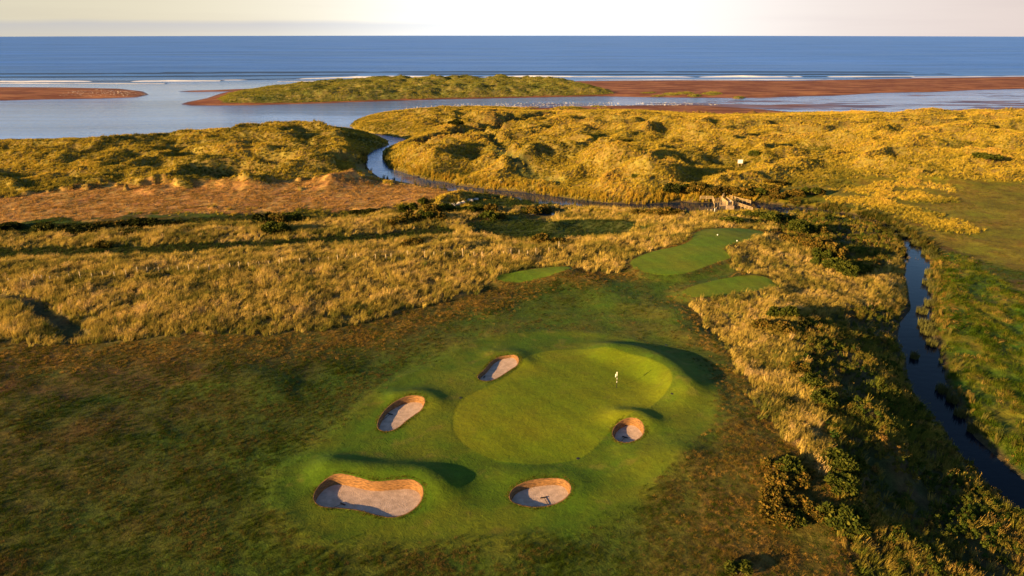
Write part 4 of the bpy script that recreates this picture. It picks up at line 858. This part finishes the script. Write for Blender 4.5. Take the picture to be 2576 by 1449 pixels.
scatter('meadow_grass', V_ROU, mdw * (.12 + .88 * sstep(-.1, .3, sm + .5 * wob2)) * 3.6 * np.clip(110 / TY, .4, 1.3), one * (3.2 + 1.5 * wob2), 2.3, [((.036, .066, .005), 1.3), ((.078, .11, .008), 1.3), ((.19, .155, .02), 1.0), ((.40, .24, .06), .5)], 'lumpy green meadow grass beyond the right bank of the burn', 208, patch=5.0)
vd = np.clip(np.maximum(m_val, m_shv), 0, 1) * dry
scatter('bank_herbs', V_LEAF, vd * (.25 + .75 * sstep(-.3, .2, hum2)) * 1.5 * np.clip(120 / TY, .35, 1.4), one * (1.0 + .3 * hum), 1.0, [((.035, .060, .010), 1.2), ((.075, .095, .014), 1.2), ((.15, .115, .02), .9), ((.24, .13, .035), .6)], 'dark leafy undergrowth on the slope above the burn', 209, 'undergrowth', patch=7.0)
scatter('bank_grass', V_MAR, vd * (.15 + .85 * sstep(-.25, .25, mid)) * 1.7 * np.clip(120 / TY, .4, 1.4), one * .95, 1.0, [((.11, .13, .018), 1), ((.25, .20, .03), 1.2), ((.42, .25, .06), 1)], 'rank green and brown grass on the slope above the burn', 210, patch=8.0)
edge = sstep(3.2, 1.2, -ml) * (ml < -.15) * (TY < 330)
up_right = sstep(225, 260, TY)
goldreed = np.clip((~ngrad) & (TX > -70) & (TX < 80) & (TY > 215) & (TY < 300), 0, 1) * sstep(4.5, 1.5, -ml) * (ml < -.1)
scatter('golden_reeds', V_REED, goldreed * (.35 + .65 * sstep(-.3, .1, hum2 + .5 * wob)) * 1.6, one * 1.05, 1.3, [((.16, .13, .02), 1), ((.42, .27, .03), 1.3), ((.50, .29, .04), 1)], 'golden reed fringe along the far bank of the burn below the bright dune', 215, 'reeds', patch=10.0)
scatter('reeds', V_REED, edge * (1 - goldreed) * np.where(ngrad & (TX < 85), .12, 1.0) * np.where((TX > 60) & (TY < 205), .55, 1.0) * (.15 + .85 * sstep(-.25, .2, hum2 + .6 * wob)) * 1.6, one * (.72 + .30 * up_right), lambda y: 1.0 + .6 * np.clip((y - 150) / 150, 0, 1), [((.075, .085, .018), 1.2), ((.16, .13, .03), 1), ((.32, .20, .045), 1.2)], 'reeds standing along both banks of the burn', 211, 'reeds', patch=12.0)
scatter('rust_sedge', V_ROU, m_clow * dry * 1.2, one * 2.4, 2.2, [((.08, .05, .015), 1), ((.20, .095, .02), 1.2), ((.12, .09, .025), 1)], 'rusty sedge in the old channel between the dunes', 212)
scatter('links_grass', V_ROU, m_links * (1 - m_strip) * dry * sstep(-.1, .4, mid) * .9, one * 1.5, 1.9, [((.11, .105, .015), 1), ((.18, .14, .03), 1)], 'thin tussocks scattered over the flat links on the right', 213)

lip = np.zeros_like(TX)
for b in bunkers: d_ = sdf(TX, TY, b, 2.0); lip = np.maximum(lip, sstep(.62, .3, d_) * (d_ > 0))
scatter('lip_grass', V_ROU, lip * (.4 + .6 * sstep(-.2, .3, wob2)) * 60, one * .75, .42, [((.06, .09, .006), 1), ((.13, .12, .015), 1), ((.24, .15, .03), .8)], 'ragged grass hanging over the bunker rims', 214, rim=.03, patch=2.0)

ditch = ((ml > -2.5) & (ml < 6) & (TX > 88) & (TY > 172) & (TY < 236)).astype(float)
scatter('ditch_reeds', V_REED, ditch * (.35 + .65 * sstep(-.3, .1, wob)) * 1.5, one * .85, 1.3, [((.035, .040, .008), 1.4), ((.075, .07, .014), 1.1), ((.16, .11, .025), .6)], 'dark reeds choking the narrow ditch right of the footbridge', 216, 'reeds', patch=8.0)

# reed clumps standing in the burn on the right
isl_pts = [(x, y, w) for x, y, w in ((2335,640,2.6),(2355,655,2.2),(2345,690,2.8),(2338,716,2.6),(2352,735,2.2),(2340,768,2.0),(2318,786,1.7),(2330,820,2.6),(2335,838,2.4),(2343,868,1.5),(2372,985,1.8),(2300,900,1.2),(2395,1010,1.4),(2415,1045,1.4),(2450,1085,1.5),(2300,615,2.0),(2270,597,2.2),(2240,580,2.4))]
ORD = ['leftmost', 'second from the left', 'third from the left', 'fourth from the left', 'fifth from the left', 'sixth from the left', 'seventh from the left', 'eighth from the left', 'ninth from the left', 'tenth from the left', 'eleventh from the left', 'twelfth from the left', 'thirteenth from the left', 'fourteenth from the left']

# ------------------------------------------------------------------ gorse bushes, each a thing
def bush_mat(name, c0, c1, c2):
    m, t, o = mat(name); L = t.links.new
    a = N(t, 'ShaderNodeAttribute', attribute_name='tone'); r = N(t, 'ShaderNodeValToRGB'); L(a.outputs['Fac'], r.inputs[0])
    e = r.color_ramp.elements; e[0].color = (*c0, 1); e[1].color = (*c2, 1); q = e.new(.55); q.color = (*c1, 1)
    d = N(t, 'ShaderNodeBsdfDiffuse'); L(r.outputs[0], d.inputs[0]); tr = N(t, 'ShaderNodeBsdfTranslucent'); L(r.outputs[0], tr.inputs[0])
    ms = N(t, 'ShaderNodeMixShader'); ms.inputs[0].default_value = .12; L(d.outputs[0], ms.inputs[1]); L(tr.outputs[0], ms.inputs[2]); L(ms.outputs[0], o.inputs[0]); return m
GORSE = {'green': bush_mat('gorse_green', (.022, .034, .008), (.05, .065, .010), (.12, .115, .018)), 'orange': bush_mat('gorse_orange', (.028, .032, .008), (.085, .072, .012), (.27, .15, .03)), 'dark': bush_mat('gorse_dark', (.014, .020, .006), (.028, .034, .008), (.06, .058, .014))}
BARK = simple('bush_bark', (.09, .06, .035), .9, .3, 8.0)
def bush_meshes(seed, n=2600, size=.16):
    """unit bush: radius 1, height 1"""
    r = np.random.default_rng(seed); V = []; F = []; T = []
    lobes = []
    for i in range(15):
        a = r.uniform(0, 2 * math.pi); d = .78 * math.sqrt(r.uniform()); lobes.append((d * math.cos(a), d * math.sin(a), r.uniform(.30, .74) * (1 - .45 * d), r.uniform(.20, .36)))
    for i in range(n):
        l = lobes[r.integers(15)]; v = r.normal(size=3); v /= np.linalg.norm(v); v[2] = v[2] if v[2] > -.3 else -v[2]
        rad = l[3] * r.uniform(.55, 1.08); p = np.array(l[:3]) + v * rad * np.array([1, 1, .95])
        if p[2] < .02: p[2] = .02 + .1 * r.uniform()
        u = v + .7 * r.normal(size=3); u[2] += .35; u /= np.linalg.norm(u); w = np.cross(u, r.normal(size=3)); w /= np.linalg.norm(w)
        s_ = size * r.uniform(.5, 1.2); o = len(V)
        V += [p - w * s_ * .22 - u * s_ * .3, p + w * s_ * .22 - u * s_ * .3, p + u * s_ * .75, p + w * s_ * .42 + u * s_ * .12, p - w * s_ * .42 + u * s_ * .12]
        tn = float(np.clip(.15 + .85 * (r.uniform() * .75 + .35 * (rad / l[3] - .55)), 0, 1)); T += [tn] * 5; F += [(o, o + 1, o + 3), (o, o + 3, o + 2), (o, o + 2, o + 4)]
    return V, F, T
BV = [bush_meshes(300 + i) for i in range(4)]
BM = {}
for kx in GORSE:
    for i, (V, F, T) in enumerate(BV):
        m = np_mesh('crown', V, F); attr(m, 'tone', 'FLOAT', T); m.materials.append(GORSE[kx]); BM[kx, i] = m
mb = MB()
for i in range(6):
    a = i * 1.05; mb.tube([(0.02 * math.cos(a), .02 * math.sin(a), -.06), (.22 * math.cos(a), .22 * math.sin(a), .28), (.42 * math.cos(a + .2), .42 * math.sin(a + .2), .58)], [.05, .032, .012], 5)
stem_proto = mb.build('stem', BARK); STEM = stem_proto.data; bpy.data.objects.remove(stem_proto)
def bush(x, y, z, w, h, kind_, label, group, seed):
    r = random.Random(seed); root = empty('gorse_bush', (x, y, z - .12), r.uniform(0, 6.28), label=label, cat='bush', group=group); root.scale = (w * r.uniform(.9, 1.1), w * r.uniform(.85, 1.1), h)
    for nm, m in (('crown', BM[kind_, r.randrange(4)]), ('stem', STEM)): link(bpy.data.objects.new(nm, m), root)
CL = [  # where, group, [(survey x, y of the base, half width m, height m, look)]
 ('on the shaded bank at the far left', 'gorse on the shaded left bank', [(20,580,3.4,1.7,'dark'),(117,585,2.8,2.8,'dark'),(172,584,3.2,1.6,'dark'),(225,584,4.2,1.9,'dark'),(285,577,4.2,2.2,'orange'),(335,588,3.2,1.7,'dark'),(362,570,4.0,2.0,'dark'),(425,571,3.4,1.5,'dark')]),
 ('in the left middle bank clump', 'gorse clump on the middle bank', [(664,562,3.2,2.6,'dark'),(704,563,2.6,2.6,'orange'),(738,560,3.0,2.4,'green'),(694,585,3.0,2.4,'green'),(772,556,1.6,1.2,'green')]),
 ('alone in the left grass bands', 'single gorse in the grass bands', [(260,621,1.9,1.3,'orange'),(1029,622,2.6,2.0,'orange')]),
 ('along the top of the middle bank', 'small gorse on the middle bank', [(905,537,2.0,1.2,'dark'),(936,536,2.2,1.5,'dark'),(965,532,1.6,1.2,'dark')]),
 ('in the clump by the slabs', 'gorse clump by the slabs', [(1005,567,2.8,2.0,'orange'),(1030,535,2.8,2.6,'green'),(1036,556,3.0,2.4,'orange'),(1062,552,2.6,2.2,'green'),(1068,514,1.8,2.2,'green'),(1093,538,2.6,2.6,'orange'),(1103,552,2.0,1.8,'orange'),(1122,530,2.2,1.8,'green')]),
 ('in the clump right of the slabs', 'gorse clump right of the slabs', [(1175,536,2.6,1.8,'green'),(1200,530,2.0,1.6,'green'),(1228,534,2.2,2.4,'orange'),(1230,553,2.4,2.2,'green'),(1258,549,1.7,1.4,'orange')]),
 ('before the bright mound', 'gorse clump by the mound', [(1324,537,1.3,1.6,'green'),(1345,541,2.2,2.6,'orange'),(1368,536,2.4,2.4,'orange')]),
 ('in the clump by the small tee', 'gorse clump by the small tee', [(1360,614,2.2,2.2,'orange'),(1388,618,2.4,1.8,'orange'),(1400,620,1.6,1.3,'green')]),
 ('left of the footbridge, near bank', 'gorse on the near bank of the burn', [(1612,540,2.4,1.5,'orange'),(1640,540,2.6,1.7,'orange'),(1676,541,2.4,2.0,'orange'),(1700,540,2.0,1.4,'orange')]),
 ('in the row behind the footbridge', 'gorse row behind the footbridge', [(1690,485,3.0,2.6,'dark'),(1716,482,2.6,2.4,'green'),(1734,484,2.6,2.4,'orange'),(1757,484,2.6,3.2,'orange'),(1780,489,2.8,2.4,'orange'),(1804,490,2.8,2.4,'orange'),(1852,489,3.0,2.4,'orange'),(1876,492,3.0,2.6,'orange'),(1903,492,2.6,2.2,'green'),(1940,489,2.6,2.6,'orange'),(1948,496,1.6,1.4,'orange')]),
 ('on shaded turf beyond the footbridge', 'gorse on the turf right of the bridge', [(1930,460,1.6,1.2,'orange'),(1952,466,2.6,1.4,'orange'),(1974,463,1.2,1.0,'orange'),(1970,495,1.3,1.0,'orange'),(2000,495,2.6,2.0,'orange'),(2025,484,1.6,1.4,'orange'),(2042,490,3.0,2.4,'green'),(2062,489,1.9,1.6,'orange')]),
 ('right of the footbridge fence', 'gorse by the right bridge fence', [(1955,514,2.4,1.9,'orange'),(1978,520,2.4,1.8,'orange'),(1996,523,1.7,1.3,'orange')]),
 ('on the near side of the footbridge', 'gorse on the near side of the bridge', [(1822,556,1.3,1.2,'green'),(1842,564,2.4,1.8,'green'),(1886,548,2.4,1.8,'green'),(1893,562,1.9,1.3,'green'),(1915,546,2.0,1.6,'green'),(1938,560,2.4,2.4,'green'),(1962,555,1.9,1.5,'dark'),(1985,555,1.7,1.3,'green')]),
 ('in the clump beyond the far tee', 'tall gorse beyond the far tee', [(2008,586,2.7,3.2,'green'),(2030,585,2.0,2.0,'green'),(2055,586,2.4,2.2,'orange')]),
 ('chained right of the far tee', 'gorse chain right of the tees', [(1988,612,2.0,2.0,'orange'),(2012,618,2.3,2.2,'orange'),(2040,626,2.3,2.2,'orange'),(2072,618,1.9,1.8,'orange'),(2062,652,2.2,2.2,'green'),(2092,650,2.9,3.0,'orange'),(2072,675,2.2,2.0,'green'),(2108,683,2.6,2.4,'green'),(2132,692,2.4,2.2,'green'),(2160,690,2.4,2.0,'green'),(2178,685,1.6,1.4,'green')]),
 ('on the ridge right of the nearest tee', 'gorse on the ridge below the tees', [(1952,795,1.5,1.4,'green'),(1984,795,1.7,1.5,'green'),(1905,826,1.7,1.2,'orange'),(1935,832,2.0,1.7,'orange'),(1968,836,1.7,1.4,'orange'),(2020,825,1.2,1.2,'dark')]),
 ('on the dark slope crest', 'gorse along the crest', [(2005,935,1.5,1.3,'orange'),(2034,968,1.6,1.4,'green'),(2066,1012,1.8,1.5,'green'),(1978,1020,1.0,.8,'green')]),
 ('low on the dark slope', 'gorse on the dark slope', [(2112,1182,1.9,1.8,'green'),(2140,1178,1.5,1.4,'green'),(2112,1235,1.7,1.5,'green'),(2142,1236,1.3,1.1,'green'),(2108,1310,1.9,1.8,'green'),(2140,1322,1.8,1.5,'green')]),
 ('in the lower right thicket', 'orange gorse thicket', [(1952,1185,1.3,1.2,'orange'),(1985,1188,1.4,1.4,'green'),(1962,1228,1.5,1.4,'orange'),(2005,1222,1.4,1.2,'orange'),(1950,1268,1.5,1.3,'orange'),(1992,1268,1.4,1.2,'orange'),(1960,1310,1.5,1.3,'orange'),(2005,1318,1.4,1.2,'green'),(2040,1300,1.4,1.1,'orange'),(2030,1200,1.0,.9,'orange'),(1862,1442,1.2,1.0,'green')]),
 ('among the far dunes', 'gorse among the far dunes', [(1149,331,3.4,2.4,'dark'),(1578,360,2.2,1.6,'dark'),(1900,397,2.6,2.6,'green'),(2484,414,4.2,2.4,'green'),(1598,440,1.6,1.2,'green')]),
]
word = {'dark': 'dark', 'green': 'green', 'orange': 'orange tipped'}
seed = 900; BS = 1.3
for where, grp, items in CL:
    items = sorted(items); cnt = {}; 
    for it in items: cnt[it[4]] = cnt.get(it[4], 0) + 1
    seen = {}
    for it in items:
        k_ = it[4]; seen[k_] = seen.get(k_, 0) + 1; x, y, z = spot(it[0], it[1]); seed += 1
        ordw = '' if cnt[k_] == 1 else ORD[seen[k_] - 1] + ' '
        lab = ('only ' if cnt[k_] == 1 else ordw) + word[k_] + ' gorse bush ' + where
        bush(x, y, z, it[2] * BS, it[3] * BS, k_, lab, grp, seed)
# reed clumps in the water
REEDM = simple('reed_leaf', (.085, .085, .018), .8, .5, 1.2)
for q, (dx, dy, w) in enumerate(isl_pts):
    x, y = [float(v) for v in unproj(dx, dy, .05)]; r = np.random.default_rng(700 + q); V = []; F = []
    n = int(170 * w)
    for i in range(n):
        a = r.uniform(0, 6.283); d = w * .55 * math.sqrt(r.uniform()); bx, by = d * math.cos(a), d * math.sin(a) * 1.3; h = (1.0 + .3 * r.normal()) * (1.15 - .5 * d / w); pa = r.uniform(0, 3.14); wx, wy = .03 * math.cos(pa), .03 * math.sin(pa); ox, oy = .35 * h * math.cos(a) * d / w + .1 + .1 * r.normal(), .35 * h * math.sin(a) * d / w + .1 * r.normal(); o = len(V)
        V += [(bx - wx, by - wy, -.15), (bx + wx, by + wy, -.15), (bx + ox * .4 - wx, by + oy * .4 - wy, h * .6), (bx + ox * .4 + wx, by + oy * .4 + wy, h * .6), (bx + ox, by + oy, h)]; F += [(o, o + 1, o + 3), (o, o + 3, o + 2), (o + 2, o + 3, o + 4)]
    m = np_mesh('reed_clump', V, F); m.materials.append(REEDM)
    o = link(bpy.data.objects.new('reed_clump', m)); o.location = (x, y, 0)
    tag(o, 'clump of green reeds standing in the water of the right hand burn', 'reeds', 'reed clumps in the burn')

# ------------------------------------------------------------------ surf and gulls
def foam_mat():
    m, t, o = mat('surf_foam'); L = t.links.new; b = N(t, 'ShaderNodeBsdfPrincipled'); L(b.outputs[0], o.inputs[0]); b.inputs['Roughness'].default_value = .6
    a = N(t, 'ShaderNodeAttribute', attribute_name='foam'); r = N(t, 'ShaderNodeValToRGB'); L(a.outputs['Fac'], r.inputs[0]); e = r.color_ramp.elements
    e[0].position = .35; e[0].color = (.012, .045, .12, 1); e[1].position = .55; e[1].color = (.80, .80, .82, 1); L(r.outputs[0], b.inputs['Base Color']); return m
FOAM = foam_mat()
V = []; F = []; A_ = []
def breaker(pts, h, w, seed, thr=0.0):
    P = chaikin(G(pts, 0.0), 2, False); d = np.r_[0, np.cumsum(np.linalg.norm(np.diff(P, axis=0), axis=1))]; s_ = np.arange(0, d[-1], 3.0); x = np.interp(s_, d, P[:, 0]); y = np.interp(s_, d, P[:, 1])
    y = y + 5 * fbm(s_, s_ * 0, 60, seed, 2); amp = np.clip(.5 + 1.5 * fbm(s_, s_ * 0, 120, seed + 3, 4), 0.08, 1.1) * (.35 + .65 * sstep(0, 90, s_) * sstep(0, 90, s_[-1] - s_)); fo_ = .5 * fbm(s_, s_ * 0 + 5, 110, seed + 7, 4) + .7 * (amp - .5) + thr
    prof = [(-1.0, -.02, .9), (-.6, .10, 1), (-.25, .55, 1), (0, 1.0, .7), (.25, .85, .0), (.8, .35, 0), (1.6, -.02, 0)]; o = len(V)
    for i in range(len(s_)):
        for q, (u, v, f) in enumerate(prof):
            jit = .3 * perlin(np.array([s_[i] / 4.0]), np.array([q * 1.7]), seed)[0]
            V.append((x[i], y[i] + (u + jit * (u < 0)) * w, v * h * amp[i] - .01 + .1 * jit * (0 < q < 5) * amp[i])); A_.append(f * float(sstep(-.16, .10, fo_[i])))
    n = len(prof)
    for i in range(len(s_) - 1):
        for q in range(n - 1): F.append((o + i * n + q, o + (i + 1) * n + q, o + (i + 1) * n + q + 1, o + i * n + q + 1))
breaker([(-700,205),(0,205),(200,205),(420,204),(560,203)], 1.5, 9, 1, .2); breaker([(-700,209),(0,209),(250,210),(420,210)], .7, 8, 2, .25)
breaker([(560,201.5),(700,199.5),(860,195.5),(1000,193.5),(1300,192.5)], 1.6, 9, 3, .2); breaker([(700,205),(860,203),(1000,200)], .8, 7, 4, .2)
breaker([(1200,192.8),(1400,193),(1700,193.5),(1800,193.5),(2000,193.5),(2300,192)], 1.6, 9, 5, .2); breaker([(1500,200.5),(1700,200.8),(2000,200.5),(2160,198)], .5, 6, 6, .3); breaker([(2150,196.5),(2350,193.5),(2576,191.5),(3000,189)], .9, 7, 7, .2)
breaker([(-700,196),(300,194),(900,189)], 0.45, 14, 8, -9); breaker([(1000,187),(1700,188),(2400,187)], 0.5, 14, 9, -9); breaker([(400,183),(1300,181),(2300,182)], .35, 16, 10, -9); breaker([(-500,188),(200,186),(800,183)], .35, 15, 11, -9)
m = np_mesh('surf', V, np.array(F)[:, ::-1], True); attr(m, 'foam', 'FLOAT', A_); m.materials.append(FOAM); tag(link(bpy.data.objects.new('surf', m)), 'low white breakers rolling onto the beach', 'surf', kind='stuff')
def bird(mb, x, y, z, a, s_):
    c, s2 = math.cos(a), math.sin(a)
    def T(p): return (x + s_ * (p[0] * c - p[1] * s2), y + s_ * (p[0] * s2 + p[1] * c), z + s_ * p[2])
    rings = [(-.30, .10, .012), (-.18, .11, .06), (0, .12, .10), (.14, .15, .08), (.22, .22, .05), (.28, .24, .045), (.33, .23, .01)]; vs = []; fs = []
    for (px, pz, r_) in rings: vs += [T((px, r_ * math.cos(q * math.pi / 2.5), pz + r_ * math.sin(q * math.pi / 2.5))) for q in range(5)]
    for i in range(6): fs += [(i * 5 + q, i * 5 + (q + 1) % 5, (i + 1) * 5 + (q + 1) % 5, (i + 1) * 5 + q) for q in range(5)]
    mb.add(vs, fs)
    for sgn in (-1, 1): mb.add([T((.0, .03 * sgn, .06)), T((.02, .03 * sgn, .06)), T((.02, .035 * sgn, -.06)), T((0, .035 * sgn, -.06))], [(0, 1, 2, 3)])
GULL = simple('gull_feather', (.62, .57, .52), .7, .3)
def flock(name, label, poly, n, water, seed, size):
    P = G(poly, 0.05); r = np.random.default_rng(seed); lo, hi = P.min(0), P.max(0); mb = MB(); k_ = 0
    while k_ < n:
        x, y = r.uniform(lo, hi)
        if not inside(np.array([x]), np.array([y]), P)[0] or perlin(np.array([x / 14]), np.array([y / 14]), seed)[0] < r.uniform(-.6, .5): continue
        bird(mb, x, y, max(hz(x, y), 0) + .05 * size, r.normal(2.6, .8), size * r.uniform(.8, 1.2)); k_ += 1
    tag(mb.build(name, GULL), label, 'birds', kind='stuff')
flock('gull_flock', 'flock of pale gulls resting on the red sandbar', [(160,234),(260,228),(345,232),(370,238),(330,244),(230,246),(150,245)], 260, False, 40, 1.15)
flock('wader_flock', 'crowd of white birds standing in the shallows of the lagoon', [(1020,270),(1150,262),(1400,257),(1700,258),(1840,264),(1700,267),(1400,268),(1150,274),(1020,276)], 420, True, 41, 1.2)
print('tufts', NTUFT)
